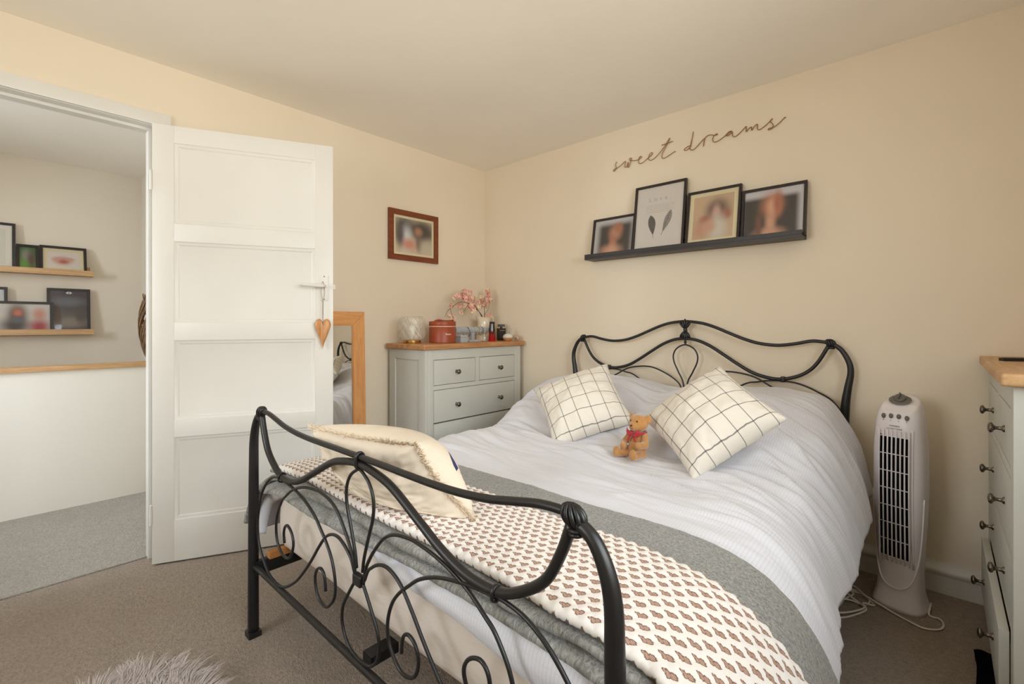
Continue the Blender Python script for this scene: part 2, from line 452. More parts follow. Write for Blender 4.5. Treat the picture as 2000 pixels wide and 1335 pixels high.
def lamp_glass():
    m = bpy.data.materials.new('swirled_glass'); n = NT(m); co = n.sep(n.coord('UV'))
    s_ = n.m('ADD', n.m('MULTIPLY', co[0], 34.0), n.m('MULTIPLY', co[1], 17.0))
    nz = n.noise(n.comb(n.m('MULTIPLY', s_, 1.0), n.m('MULTIPLY', co[1], 2.0)), 1.0, 3, 0.6)
    f = n.rng(nz, 0.46, 0.66)
    t = n.n.new('ShaderNodeBsdfTransparent'); t.inputs[0].default_value = (0.95, 0.95, 0.93, 1)
    n.set(color=S(232, 226, 216), rough=0.12, spec=0.6)
    mx = n.n.new('ShaderNodeMixShader'); n.l.new(n.m('ADD', n.m('MULTIPLY', f, 0.55), 0.13), mx.inputs[0])
    n.l.new(t.outputs[0], mx.inputs[1]); n.l.new(n.bsdf.outputs[0], mx.inputs[2]); n.l.new(mx.outputs[0], n.out.inputs[0])
    n.bump(nz, 0.6, 0.006)
    return m
M['lampglass'] = lamp_glass()
def grad_mat(name, stops, rough=0.12):
    m = bpy.data.materials.new(name); n = NT(m); z = n.sep(n.coord('Generated'))[2]
    r = n.n.new('ShaderNodeValToRGB'); n.l.new(z, r.inputs[0]); e = r.color_ramp.elements
    e[0].position, e[0].color = stops[0][0], (*stops[0][1], 1); e[1].position, e[1].color = stops[-1][0], (*stops[-1][1], 1)
    for p, c in stops[1:-1]:
        q = e.new(p); q.color = (*c, 1)
    n.set(color=r.outputs[0], rough=rough, coat=0.5); return m
M['redblack'] = grad_mat('red_to_black_glass', [(0.0, S(180, 14, 24)), (0.3, S(150, 10, 20)), (0.62, S(30, 10, 12)), (1.0, S(20, 18, 20))])
M['amber'] = grad_mat('amber_in_glass', [(0.0, S(190, 130, 80)), (0.40, S(196, 140, 84)), (0.48, S(206, 200, 196)), (1.0, S(226, 222, 218))], 0.1)
M['shell'] = None
def shell_mat():
    m = bpy.data.materials.new('shell_nacre'); n = NT(m); co = n.coord()
    w = n.wave(co, 60, 4, 2, 2)
    n.set(color=n.mix(w, S(224, 200, 168), S(150, 112, 80)), rough=0.35); return m
M['shell'] = shell_mat()

def photo(name, bgc, blobs, rough=0.5, soft=0.78):
    """a blurred photographic print: soft colour patches on the paper (u right, v up)"""
    m = bpy.data.materials.new(name); n = NT(m); uv = n.sep(n.coord('UV'))
    c = bgc
    if not isinstance(bgc[0], (int, float)): c = n.mix(uv[1], bgc[0], bgc[1])
    for b in blobs:
        cx, cy, rx, ry, col = b[:5]; st = b[5] if len(b) > 5 else soft
        if len(b) > 6 and b[6] == 'box':
            ax = n.m('ABSOLUTE', n.m('SUBTRACT', uv[0], cx)); ay = n.m('ABSOLUTE', n.m('SUBTRACT', uv[1], cy))
            fx = n.rng(ax, rx - st, rx + st, 1, 0, True); fy = n.rng(ay, ry - st, ry + st, 1, 0, True)
            f = n.m('MULTIPLY', fx, fy)
        else:
            d = n.m('SQRT', n.m('ADD', n.m('POWER', n.m('DIVIDE', n.m('SUBTRACT', uv[0], cx), rx), 2.0), n.m('POWER', n.m('DIVIDE', n.m('SUBTRACT', uv[1], cy), ry), 2.0)))
            f = n.rng(d, 1 - st, 1 + st, 1, 0, True)
        c = n.mix(f, c, tuple(0.78 * k + 0.22 * (sum(col) / 3) for k in col))
    n.set(color=c, rough=rough, spec=0.3); return m

def text_mesh(name, body, size, m, parent, mtx, spacing=1.0, align='CENTER', depth=0.0003):
    cu = bpy.data.curves.new(name, 'FONT'); cu.body = body; cu.size = size; cu.align_x = align; cu.space_character = spacing; cu.extrude = depth
    o = bpy.data.objects.new('tmp_text', cu); COL.objects.link(o)
    dg = bpy.context.evaluated_depsgraph_get(); me = bpy.data.meshes.new_from_object(o.evaluated_get(dg))
    bpy.data.objects.remove(o); bpy.data.curves.remove(cu)
    me.transform(mtx); me.materials.clear()
    me.name = name
    return link(name, me, m, parent)
# ================================================================== SETTING
OX0, OX1, OZ = -0.295, 0.48, 1.99         # clear door opening
T = 0.11                                  # wall thickness
def slab(name, m, *boxes):
    b = MB()
    for q in boxes: b.box(*q)
    return struct(b.build(name, m))
def wall_with_hole(name, m, axis, p0, p1, a0, a1, z0, z1, h):
    """wall slab between p0..p1 (thickness), running a0..a1, with holes (b0,b1,c0,c1)"""
    b0, b1, c0, c1 = h
    parts = [(a0, b0, z0, z1), (b1, a1, z0, z1), (b0, b1, c1, z1)]
    if c0 > z0: parts.append((b0, b1, z0, c0))
    mb = MB()
    for (s0, s1, t0, t1) in parts:
        if axis == 'X': mb.box(s0, s1, p0, p1, t0, t1)
        else: mb.box(p0, p1, s0, s1, t0, t1)
    return struct(mb.build(name, m))
slab('floor', M['carpet'], (XB, WX, YB, 2.722, -0.06, 0.0))
slab('floor_landing', M['carpet_l'], (-1.4, LX, 2.729, 3.80, -0.06, 0.004))
slab('floor_stairwell', M['carpet_l'], (-1.4, LX, 3.80, LY, -0.75, -0.7))
slab('ceiling', M['ceil'], (XB - T, WX + T, YB - T, WY + 0.02, CZ, CZ + 0.06))
slab('ceiling_landing', M['ceil'], (-1.5, LX + T, WY + 0.02, LY + T, CZ, CZ + 0.06))
slab('wall_right', M['wall'], (WX, WX + T, YB - T, WY + T, -0.06, CZ))
wall_with_hole('wall_left', M['wall'], 'X', WY, WY + T, XB - T, WX, -0.06, CZ, (OX0 - 0.02, OX1 + 0.02, -0.06, OZ + 0.02))
W1 = (-0.34, 1.50, 0.95, 2.08)            # main window (x0,x1,z0,z1)
W2 = (0.72, 1.98, 0.95, 2.05)             # rear window (y0,y1,z0,z1)
W3 = (2.88, 3.70, 1.0, 2.1)               # landing window
wall_with_hole('wall_window', M['wall'], 'X', YB - T, YB, XB - T, WX, -0.06, CZ, W1)
wall_with_hole('wall_rear', M['wall'], 'Y', XB - T, XB, YB, WY, -0.06, CZ, W2)
slab('wall_landing_far', M['wall_b'], (-1.4, LX + T, LY, LY + T, -0.75, CZ))
slab('wall_landing_side', M['wall_b'], (LX, LX + T, WY + T, LY, -0.75, CZ))
wall_with_hole('wall_landing_left', M['wall_b'], 'Y', -1.4 - T, -1.4, WY + T, LY, -0.75, CZ, W3)
slab('wall_landing_low', M['lowwall'], (-1.4, LX, 3.79, 3.88, -0.75, 0.812))
o = MB().box(-1.4, LX, 3.775, 3.895, 0.812, 0.84, 0.006).build('trim_1', M['oak_pale'], angle=40); struct(o)

def window(name, axis, p, hole, inward):
    """frame, mullions, panes and sill in a wall opening"""
    a0, a1, z0, z1 = hole; w = struct(bpy.data.objects.new(name, None)); COL.objects.link(w)
    def bx(mb, s0, s1, d0, d1, t0, t1):
        d0, d1 = sorted((p + inward * d0, p + inward * d1))
        if axis == 'X': mb.box(s0, s1, d0, d1, t0, t1, 0.004)
        else: mb.box(d0, d1, s0, s1, t0, t1, 0.004)
    f = MB()
    for q in ((a0, a0 + 0.05, z0, z1), (a1 - 0.05, a1, z0, z1), (a0 + 0.05, a1 - 0.05, z0, z0 + 0.05), (a0 + 0.05, a1 - 0.05, z1 - 0.05, z1)):
        bx(f, q[0], q[1], -0.07, -0.02, q[2], q[3])
    f.build('window_frame', M['gloss'], w, angle=40)
    mid = (a0 + a1) / 2
    f = MB(); bx(f, mid - 0.025, mid + 0.025, -0.065, -0.025, z0 + 0.05, z1 - 0.05); f.build('mullion', M['gloss'], w, angle=40)
    for s0, s1 in ((a0 + 0.05, mid - 0.025), (mid + 0.025, a1 - 0.05)):
        f = MB(); bx(f, s0, s1, -0.048, -0.044, z0 + 0.05, z1 - 0.05); f.build('pane', M['pane'], w)
    f = MB(); bx(f, a0 - 0.03, a1 + 0.03, -0.02, 0.05, z0 - 0.03, z0); f.build('window_sill', M['gloss'], w, angle=40)
window('window_1', 'X', YB, W1, 1)
window('window_2', 'Y', XB, W2, 1)
window('window_3', 'Y', -1.4, W3, 1)

# skirting boards with a rounded moulding
SK = [(0, 0), (0.022, 0), (0.022, 0.068), (0.024, 0.074), (0.031, 0.080), (0.034, 0.090), (0.031, 0.100), (0.022, 0.106), (0.012, 0.110), (0.010, 0.118), (0, 0.120)]
def skirting(name, axis, wallp, sign, a0, a1):
    mb = MB(); n = len(SK)
    pts = [(wallp + sign * d, z) for d, z in SK]
    v = []
    for a in (a0, a1):
        for d, z in pts: v.append((a, d, z) if axis == 'X' else (d, a, z))
    f = [(i, i + 1, n + i + 1, n + i) for i in range(n - 1)] + [tuple(range(n)), tuple(range(2 * n - 1, n - 1, -1))]
    mb.raw(v, f); return struct(mb.build(name, M['gloss'], angle=50))
skirting('baseboard_right', 'Y', WX, -1, YB, WY - 0.03)
skirting('baseboard_left', 'X', WY, -1, 0.545, WX)
skirting('baseboard_window', 'X', YB, 1, XB, WX)
skirting('baseboard_rear', 'Y', XB, 1, YB, WY)
skirting('baseboard_far', 'X', WY, -1, XB, -0.36)

# door lining, stop and architrave
lin = struct(bpy.data.objects.new('trim_2', None)); COL.objects.link(lin)
for nm, q in (('jamb', (OX1, OX1 + 0.02, WY, WY + T + 0.005, 0, OZ + 0.02)), ('jamb', (OX0 - 0.02, OX0, WY, WY + T + 0.005, 0, OZ + 0.02)), ('head', (OX0, OX1, WY, WY + T + 0.005, OZ, OZ + 0.02))):
    MB().box(*q, 0.002).build(nm, M['gloss'], lin, angle=40)
for q in ((OX1 - 0.013, OX1, WY + 0.045, WY + T - 0.012, 0, OZ), (OX0, OX0 + 0.013, WY + 0.045, WY + T - 0.012, 0, OZ), (OX0 + 0.013, OX1 - 0.013, WY + 0.045, WY + T - 0.012, OZ - 0.013, OZ)):
    MB().box(*q, 0.002).build('door_stop', M['gloss'], lin, angle=40)
for q in ((OX1 + 0.002, OX1 + 0.062, WY - 0.014, WY, 0, OZ + 0.002), (OX0 - 0.062, OX0 - 0.002, WY - 0.014, WY, 0, OZ + 0.002), (OX0 - 0.062, OX1 + 0.062, WY - 0.014, WY, OZ + 0.002, OZ + 0.058)):
    MB().box(*q, 0.004).build('architrave', M['gloss'], lin, angle=40)

# ------------------------------------------------------------------ the open door
DW, DH, DT = 0.758, 1.975, 0.035
door = struct(bpy.data.objects.new('door_1', None)); COL.objects.link(door)
door.location = (0.464, 2.608, 0.008); door.rotation_euler = (0, 0, math.atan2(2.322 - 2.651, 1.161 - 0.478))
# local: x along door from hinge, visible face at y=0, thickness to +y
st = 0.083; pz = [(0.186, 0.562), (0.640, 1.002), (1.083, 1.452), (1.532, 1.898)]
for x0, x1 in ((0, st), (DW - st, DW)): MB().box(x0, x1, 0, DT, 0, DH, 0.0015).build('stile', M['gloss'], door, angle=40)
zs = [0] + [z for p in pz for z in p] + [DH]
for i in range(0, 10, 2): MB().box(st, DW - st, 0.0, DT, zs[i], zs[i + 1], 0.0012).build('rail', M['gloss'], door, angle=40)
for z0, z1 in pz:
    x0, x1 = st, DW - st
    loops = [(0.0, 0.0), (0.004, 0.0035), (0.012, 0.005), (0.018, 0.010), (0.020, 0.011)]
    v = []; f = []
    for i_, d in loops: v += [(x0 + i_, d, z0 + i_), (x1 - i_, d, z0 + i_), (x1 - i_, d, z1 - i_), (x0 + i_, d, z1 - i_)]
    for k in range(len(loops) - 1):
        for j in range(4): f.append((k * 4 + j, k * 4 + (j + 1) % 4, k * 4 + 4 + (j + 1) % 4, k * 4 + 4 + j))
    k = (len(loops) - 1) * 4; f.append((k, k + 1, k + 2, k + 3))
    b = MB(); b.raw(v, f); b.box(x0, x1, 0.013, DT - 0.008, z0, z1)
    b.build('panel', M['gloss'], door, angle=35)
# handle
hz, hx = 1.255, DW - 0.042
h = MB().box(hx - 0.019, hx + 0.019, -0.005, 0, hz - 0.062, hz + 0.068, 0.002).build('handle_plate', M['gloss'], door, angle=40)
MB().tube(catmull([(hx, 0.0, hz + 0.01), (hx, -0.035, hz + 0.01), (hx - 0.012, -0.047, hz + 0.01), (hx - 0.05, -0.048, hz + 0.011), (hx - 0.105, -0.046, hz + 0.014)], 6), [0.009, 0.009, 0.010, 0.009, 0.0075], 12).build('lever', M['gloss'], door, angle=50)
for zz in (hz - 0.055, hz + 0.06): MB().lathe([(0.003, 0), (0.003, -0.0065), (0.0015, -0.007)], 10, (hx, 0, zz), axis='Y').build('screw', M['pewter'], h, angle=40)
MB().box(DW - 0.001, DW + 0.011, 0.012, 0.026, hz - 0.004, hz + 0.022, 0.002).build('latch', M['gloss'], door, angle=40)
for zz in (0.22, 1.72): MB().lathe([(0.006, -0.045), (0.006, 0.045)], 10, (-0.004, 0.0, zz)).build('hinge', M['gloss'], door, angle=40)

# ------------------------------------------------------------------ wooden heart on a cord, hung on the door lever
ca, sa = math.cos(door.rotation_euler.z), math.sin(door.rotation_euler.z)
def dl(x, y, z): return (door.location.x + x * ca - y * sa, door.location.y + x * sa + y * ca, z + 0.008)
hp = dl(hx - 0.006, -0.024, 0)
heart = thing('wooden_heart', 'carved wooden heart hanging by a cord from the door handle', 'ornament', (hp[0], hp[1], 0.985), (0, 0, door.rotation_euler.z))
def heart_poly(k, n=40):
    out = []
    for i in range(n):
        t = 2 * math.pi * i / n
        x = 16 * math.sin(t) ** 3; y = 13 * math.cos(t) - 5 * math.cos(2 * t) - 2 * math.cos(3 * t) - math.cos(4 * t)
        y = y / 29.0; x = x / 32.0
        if y < 0.1: x *= 1 - 0.18 * min(1, (0.1 - y) * 2)
        out.append((x * 0.074 * k, (y * 0.115 if y > 0 else y * 0.185) * k + 0.0))
    return out
mb = MB(); lay = [(0.55, -0.011), (0.82, -0.0095), (0.95, -0.006), (1.0, 0.0), (0.95, 0.006), (0.82, 0.0095), (0.55, 0.011)]
v = []; n_ = 40
for k, d in lay: v += [(x, d, z + 0.078) for x, z in heart_poly(k, n_)]
f = [(a * n_ + i, a * n_ + (i + 1) % n_, (a + 1) * n_ + (i + 1) % n_, (a + 1) * n_ + i) for a in range(len(lay) - 1) for i in range(n_)]
f += [tuple(range(n_)), tuple(range(7 * n_ - 1, 6 * n_ - 1, -1))]
mb.raw(v, f).build('heart_body', M['heart'], heart, smooth=True)
zt = hz + 0.018 + 0.008 - 0.985
mb = MB()
for sgn in (-1, 1):
    mb.tube(catmull([(0, 0, 0.118), (0.0015 * sgn, 0, 0.17), (0.002 * sgn, 0.0, 0.215), (0.008 * sgn, 0.004 * sgn, 0.255), (0.004 * sgn, 0.012 * sgn, zt + 0.008), (0, 0.0, zt + 0.012)], 5), 0.0011, 6)
mb.build('cord', M['cord'], heart, smooth=True)

# ================================================================== FURNITURE
def knob(parent, x, y, z, name='knob'):
    MB().lathe([(0.010, 0), (0.010, -0.003), (0.0055, -0.006), (0.0050, -0.018), (0.009, -0.022), (0.0145, -0.025), (0.0150, -0.029), (0.011, -0.033), (0.004, -0.0345)], 20, (x, y, z), axis='Y').build(name, M['pewter'], parent, angle=60)
CW, CD, CHT = 0.845, 0.375, 0.93
def chest(label, loc, rotz, open_last=0.0, top_m=None):
    t = thing('chest_of_drawers', label, 'chest of drawers', loc, (0, 0, rotz), 'matching grey chests of drawers')
    # sides: frame and sunk panel
    for x0, x1, out in ((0, 0.02, -1), (CW - 0.02, CW, 1)):
        s = MB()
        s.box(x0, x1, 0.0, 0.065, 0.0, CHT, 0.0015); s.box(x0, x1, CD - 0.065, CD, 0.0, CHT, 0.0015)
        s.box(x0, x1, 0.065, CD - 0.065, CHT - 0.062, CHT, 0.0015); s.box(x0, x1, 0.065, CD - 0.065, 0.05, 0.13, 0.0015)
        s.build('side_frame', M['chest'], t, angle=40)
        px = (x0 + 0.008, x1 - 0.004) if out < 0 else (x0 + 0.004, x1 - 0.008)
        MB().box(px[0], px[1], 0.062, CD - 0.062, 0.12, CHT - 0.06).build('side_panel', M['chest'], t)
    MB().box(0.02, CW - 0.02, CD - 0.012, CD, 0.05, CHT).build('back_panel', M['chest'], t)
    rows = [(0.715, 0.865), (0.49, 0.683), (0.295, 0.482), (0.095, 0.287)]
    s = MB()
    s.box(0.02, 0.062, 0, 0.02, 0.0, CHT, 0.001); s.box(CW - 0.062, CW - 0.02, 0, 0.02, 0.0, CHT, 0.001)
    s.box(0.062, CW - 0.062, 0, 0.02, 0.868, CHT, 0.001); s.box(0.062, CW - 0.062, 0, 0.02, 0.686, 0.712, 0.001)
    s.box(0.062, CW - 0.062, 0, 0.02, 0.055, 0.092, 0.001); s.box(CW / 2 - 0.017, CW / 2 + 0.017, 0, 0.02, 0.712, 0.868, 0.001)
    s.build('front_frame', M['chest'], t, angle=40)
    def drawer(x0, x1, z0, z1, out, knobs):
        d = MB(); d.box(x0, x1, -out - 0.0, -out + 0.02, z0, z1, 0.0015)
        o = d.build('drawer', M['chest'], t, angle=40)
        if True:
            bx = MB(); a, b_, y1 = x0 + 0.012, x1 - 0.012, CD - 0.05
            bx.box(a, a + 0.012, -out + 0.02, y1, z0 + 0.01, z1 - 0.04); bx.box(b_ - 0.012, b_, -out + 0.02, y1, z0 + 0.01, z1 - 0.04)
            bx.box(a, b_, -out + 0.02, y1, z0 + 0.01, z0 + 0.016)
            bx.build('drawer_box', M['oak_pale'], o)
        for kx in knobs: knob(o, kx, -out, (z0 + z1) / 2 - 0.002)
    drawer(0.065, CW / 2 - 0.020, *rows[0], 0, (CW * 0.25 + 0.03,)); drawer(CW / 2 + 0.020, CW - 0.065, *rows[0], 0, (CW * 0.75 - 0.01,))
    for i, r in enumerate(rows[1:]): drawer(0.065, CW - 0.065, *r, open_last if i == 2 else 0, (CW * 0.25 + 0.03, CW * 0.75 - 0.01))
    MB().box(-0.024, CW + 0.024, -0.024, CD + 0.004, CHT, CHT + 0.032, 0.009, 3).build('top', top_m or M['oak'], t, angle=50)
    return t
chest('grey painted chest of drawers with oak top holding perfume, lamp and blossom jug', (1.695, 2.243, 0), 0)
chest('grey painted chest of drawers beside the tower fan, bottom drawer ajar', (2.548, -0.131, 0), R(180), 0.022, M['oak_pale'])

# leaning pine mirror
mir = thing('floor_mirror', 'pine framed mirror leaning on the wall behind the open door', 'mirror', (1.045, 2.572, 0.0), (R(-1.6), 0, 0))
MWd, MHt, MF = 0.468, 1.158, 0.083
def mitre(name, pts, m, depth=0.022):
    b = MB(); n = len(pts)
    b.prism(pts, -0.0, depth); bm = b.bm
    bmesh.ops.bevel(bm, geom=[e for e in bm.edges if all(abs(v.co.y) < 1e-6 for v in e.verts)], offset=0.004, segments=2, affect='EDGES')
    return b.build(name, m, mir, angle=40)
mitre('frame_side', [(0, 0), (MF, MF), (MF, MHt - MF), (0, MHt)], M['pineZ'])
mitre('frame_side', [(MWd, 0), (MWd, MHt), (MWd - MF, MHt - MF), (MWd - MF, MF)], M['pineZ'])
mitre('frame_side', [(0, MHt), (MF, MHt - MF), (MWd - MF, MHt - MF), (MWd, MHt)], M['pineX'])
mitre('frame_side', [(0, 0), (MWd, 0), (MWd - MF, MF), (MF, MF)], M['pineX'])
MB().box(MF - 0.006, MWd - MF + 0.006, 0.010, 0.014, MF - 0.006, MHt - MF + 0.006).build('mirror_glass', M['mirror'], mir)

# ------------------------------------------------------------------ picture frames
def frame(label, x, y, z, face, w, h, border, fm, art, lean=0.0, depth=0.018, margin=0.0, mount=None, group=None, glass=True, cat='picture'):
    """face: rotation about z (0 looks toward -y, -90 deg looks toward -x); x,y,z = bottom centre of the back"""
    t = thing('framed_picture', label, cat, (x, y, z), (-lean, 0, face), group)
    hw = w / 2
    for pts in ([(-hw, 0), (-hw + border, border), (-hw + border, h - border), (-hw, h)], [(hw, 0), (hw, h), (hw - border, h - border), (hw - border, border)],
                [(-hw, h), (-hw + border, h - border), (hw - border, h - border), (hw, h)], [(-hw, 0), (hw, 0), (hw - border, border), (-hw + border, border)]):
        MB().prism(pts, -depth, 0).build('frame_side', fm, t)
    yb = -depth + 0.010
    iw, ih0, ih1 = hw - border, border, h - border
    quad('backing', (-iw - 0.002, yb + 0.002, ih0 - 0.002), (iw + 0.002, yb + 0.002, ih0 - 0.002), (iw + 0.002, yb + 0.002, ih1 + 0.002), (-iw - 0.002, yb + 0.002, ih1 + 0.002), M['paper'], t)
    if mount:
        m_ = margin; b = MB()
        for q in ((-iw, -iw + m_, ih0, ih1), (iw - m_, iw, ih0, ih1), (-iw + m_, iw - m_, ih0, ih0 + m_), (-iw + m_, iw - m_, ih1 - m_, ih1)):
            b.box(q[0], q[1], yb - 0.0015, yb, q[2], q[3])
        b.build('mount', mount, t)
    m_ = margin
    quad('print', (-iw + m_, yb, ih0 + m_), (iw - m_, yb, ih0 + m_), (iw - m_, yb, ih1 - m_), (-iw + m_, yb, ih1 - m_), art, t)
    if glass: MB().box(-iw - 0.002, iw + 0.002, yb - 0.005, yb - 0.0035, ih0 - 0.002, ih1 + 0.002).build('glass_pane', M['pane'], t)
    return t
DG = S(74, 66, 60)
# black ledge above the bed
led = thing('picture_ledge', 'long black picture ledge on the wall above the bed', 'shelf', (WX, 1.063, 1.483))
MB().box(-0.105, 0, -0.59, 0.59, 0.0, 0.013, 0.001).build('shelf_board', M['blackwood'], led)
MB().box(-0.105, -0.093, -0.59, 0.59, 0.013, 0.034, 0.001).build('front_lip', M['blackwood'], led)
MB().box(-0.013, 0, -0.59, 0.59, 0.013, 0.075, 0.001).build('back_board', M['blackwood'], led)
F = R(-90); LZ = 1.4965
def wallframe(label, yc, w, h, art, xb, **k):
    lean = math.asin((WX - 0.016 - xb) / h) if h > 0.1 else 0
    return frame(label, xb, yc, LZ, F, w, h, 0.0125, M['blackwood'], art, lean=lean, group='pictures on the black ledge', **k)
skin, skin2 = S(206, 138, 100), S(222, 160, 122)
wallframe('black frame with a dark portrait photo, shortest on the black ledge', 1.485, 0.29, 0.246, photo('portrait_a', S(200, 196, 194), [(0.54, 0.42, 0.42, 0.44, DG, 0.10, 'box'), (0.55, 0.60, 0.15, 0.20, skin), (0.50, 0.30, 0.09, 0.20, S(196, 120, 84)), (0.46, 0.10, 0.24, 0.16, skin2), (0.62, 0.74, 0.10, 0.12, S(190, 112, 70))]), WX - 0.058)
f2 = wallframe('tall black frame with two grey feathers printed on white', 1.186, 0.305, 0.392, photo('feather_paper', (S(216, 208, 200), S(222, 214, 206)), []), WX - 0.073)
wallframe('black frame with a cream mounted photo of a dark haired figure', 0.888, 0.275, 0.305, photo('portrait_b', S(206, 178, 148), [(0.60, 0.66, 0.25, 0.22, S(112, 82, 76)), (0.82, 0.52, 0.12, 0.12, S(176, 110, 82)), (0.58, 0.60, 0.10, 0.16, S(216, 168, 142)), (0.32, 0.42, 0.16, 0.12, S(176, 96, 62)), (0.22, 0.22, 0.18, 0.20, S(206, 152, 116)), (0.62, 0.22, 0.20, 0.28, S(216, 206, 190)), (0.40, 0.28, 0.16, 0.14, S(216, 160, 126))]), WX - 0.070, margin=0.022, mount=M['paper_c'])
wallframe('black frame with a red haired portrait photo at the ledge end', 0.606, 0.285, 0.262, photo('portrait_c', S(206, 202, 204), [(0.44, 0.42, 0.48, 0.42, DG, 0.07, 'box'), (0.48, 0.66, 0.17, 0.24, S(202, 126, 82)), (0.50, 0.62, 0.10, 0.18, S(232, 166, 128)), (0.58, 0.68, 0.07, 0.24, S(190, 106, 66)), (0.46, 0.28, 0.08, 0.22, skin2), (0.44, 0.06, 0.22, 0.12, skin2), (0.26, 0.24, 0.06, 0.26, S(130, 84, 62))]), WX - 0.056)
# print on the feather frame: heading, small lines and two feathers
fy = -0.018 + 0.010 - 0.0006
MX = Matrix.Translation((0, fy, 0)) @ Matrix.Rotation(R(90), 4, 'X')
text_mesh('heading', 'Love:', 0.034, M['ink'], f2, Matrix.Translation((0, fy, 0.295)) @ Matrix.Rotation(R(90), 4, 'X'), 1.9)
for k in range(5):
    zz = 0.268 - k * 0.0105; mb = MB(); x = -0.082 + 0.006 * (k % 2)
    xe = 0.085 - (0.03 if k == 4 else 0.008 * (k % 3))
    while x < xe:
        w_ = 0.006 + rng.random() * 0.014
        mb.raw([(x, fy, zz), (x + w_, fy, zz), (x + w_, fy, zz + 0.0022), (x, fy, zz + 0.0022)], [(0, 1, 2, 3)]); x += w_ + 0.003
    mb.build('small_print', M['ink'], f2)
def feather(x, z, L, w, ang, dark):
    m_ = mat('feather_print', dark, 0.8, var=0.35, vscale=120)
    pts = []; n = 16
    for i in range(n + 1):
        t = i / n; pts.append((w * (math.sin(math.pi * min(1, t * 1.02)) ** 0.7) * (0.5 + 0.7 * t), t * L))
    poly = [(a, b) for a, b in pts] + [(-a * 0.85, b) for a, b in reversed(pts)]
    ca_, sa_ = math.cos(ang), math.sin(ang)
    mb = MB(); v = [(x + a * ca_ + b * sa_, fy, z - a * sa_ + b * ca_) for a, b in poly]
    mb.raw(v, [tuple(range(len(v)))]); o = mb.build('feather_print', m_, f2)
    mb = MB(); mb.tube([(x - 0.018 * sa_, fy, z - 0.018 * ca_), (x + 0.9 * L * sa_, fy - 0.0003, z + 0.9 * L * ca_)], 0.0009, 5); mb.build('quill_print', M['ink2'], o)
feather(-0.030, 0.095, 0.120, 0.027, R(-10), S(104, 98, 93)); feather(0.026, 0.105, 0.132, 0.023, R(20), S(148, 142, 136))

# framed photo on the door wall
frame('red-brown wooden frame with mounted photo on the wall above grey chest', 1.907, WY - 0.001, 1.508, 0, 0.402, 0.332, 0.036, M['mahog'],
      photo('portrait_d', S(208, 192, 164), [(0.22, 0.74, 0.22, 0.34, S(84, 80, 84)), (0.66, 0.72, 0.34, 0.26, S(66, 58, 52)), (0.80, 0.62, 0.22, 0.30, S(70, 62, 54)), (0.30, 0.40, 0.14, 0.34, S(216, 214, 214)), (0.36, 0.26, 0.20, 0.16, S(220, 140, 104)), (0.62, 0.66, 0.10, 0.12, S(190, 128, 90)), (0.64, 0.30, 0.08, 0.22, S(126, 92, 84)), (0.12, 0.50, 0.10, 0.3, S(96, 84, 80)), (0.88, 0.18, 0.2, 0.26, S(206, 190, 158))]), margin=0.016, mount=M['paper_c'])

# landing ledges and frames
for z in (1.445, 1.005):
    l2 = thing('oak_ledge', 'pale oak picture ledge on the landing wall, ' + ('upper one' if z > 1.2 else 'lower one'), 'shelf', (-0.15, LY, z), group='oak ledges on the landing')
    MB().box(-0.65, 0.645, -0.10, 0, 0, 0.012, 0.001).build('shelf_board', M['oak_pale'], l2)
    MB().box(-0.65, 0.645, -0.10, -0.089, 0.012, 0.040, 0.001).build('front_lip', M['oak_pale'], l2)
    MB().box(-0.65, 0.630, -0.012, 0, 0.012, 0.075, 0.001).build('back_board', M['oak_pale'], l2)
def lframe(label, x0, x1, z0, h, art, d=0.068, b=0.017, gap=0.016, **k):
    lean = math.asin(max(0.0, d - gap) / h)
    return frame(label, (x0 + x1) / 2, LY - d, z0, 0, x1 - x0, h, b, M['blackwood'], art, lean=lean, group='pictures on the oak ledges', **k)
GR = S(96, 140, 52)
lframe('black frame with white mount on the upper oak ledge', -0.22, 0.083, 1.457, 0.335, photo('print_white', S(222, 218, 208), [(0.5, 0.5, 0.14, 0.2, S(120, 112, 104))]), 0.045, margin=0.03, mount=M['paper'])
lframe('small black frame with a green garden photo on upper oak ledge', 0.085, 0.200, 1.457, 0.198, photo('garden_photo', (S(92, 150, 36), S(70, 110, 60)), [(0.40, 0.60, 0.32, 0.26, S(150, 140, 128)), (0.74, 0.42, 0.26, 0.36, S(110, 78, 66)), (0.2, 0.2, 0.3, 0.25, S(108, 164, 40))]), 0.068)
lframe('wide black frame with cream mount and pink photo on upper oak ledge', 0.202, 0.456, 1.457, 0.205, photo('hands_photo', S(226, 214, 204), [(0.48, 0.45, 0.24, 0.22, S(214, 130, 110)), (0.30, 0.52, 0.14, 0.12, S(222, 158, 140)), (0.66, 0.55, 0.16, 0.10, S(218, 160, 130)), (0.5, 0.40, 0.12, 0.10, S(198, 100, 84))]), 0.068, margin=0.022, mount=M['paper_c'])
lframe('small black frame with a pale print on the lower oak ledge', -0.19, 0.045, 1.017, 0.325, photo('print_pale', S(206, 210, 214), [(0.5, 0.4, 0.3, 0.3, S(160, 160, 165))]), 0.045)
lframe('black frame with a photo of two people on lower oak ledge', -0.035, 0.272, 1.017, 0.226, photo('pair_photo', S(214, 208, 204), [(0.40, 0.62, 0.16, 0.34, S(110, 70, 50)), (0.36, 0.20, 0.24, 0.26, S(90, 82, 78)), (0.41, 0.66, 0.08, 0.14, S(222, 120, 92)), (0.80, 0.62, 0.11, 0.20, S(222, 150, 124)), (0.80, 0.16, 0.17, 0.22, S(190, 60, 66)), (0.40, 0.42, 0.1, 0.12, S(110, 116, 128))]), 0.069, gap=0.047)
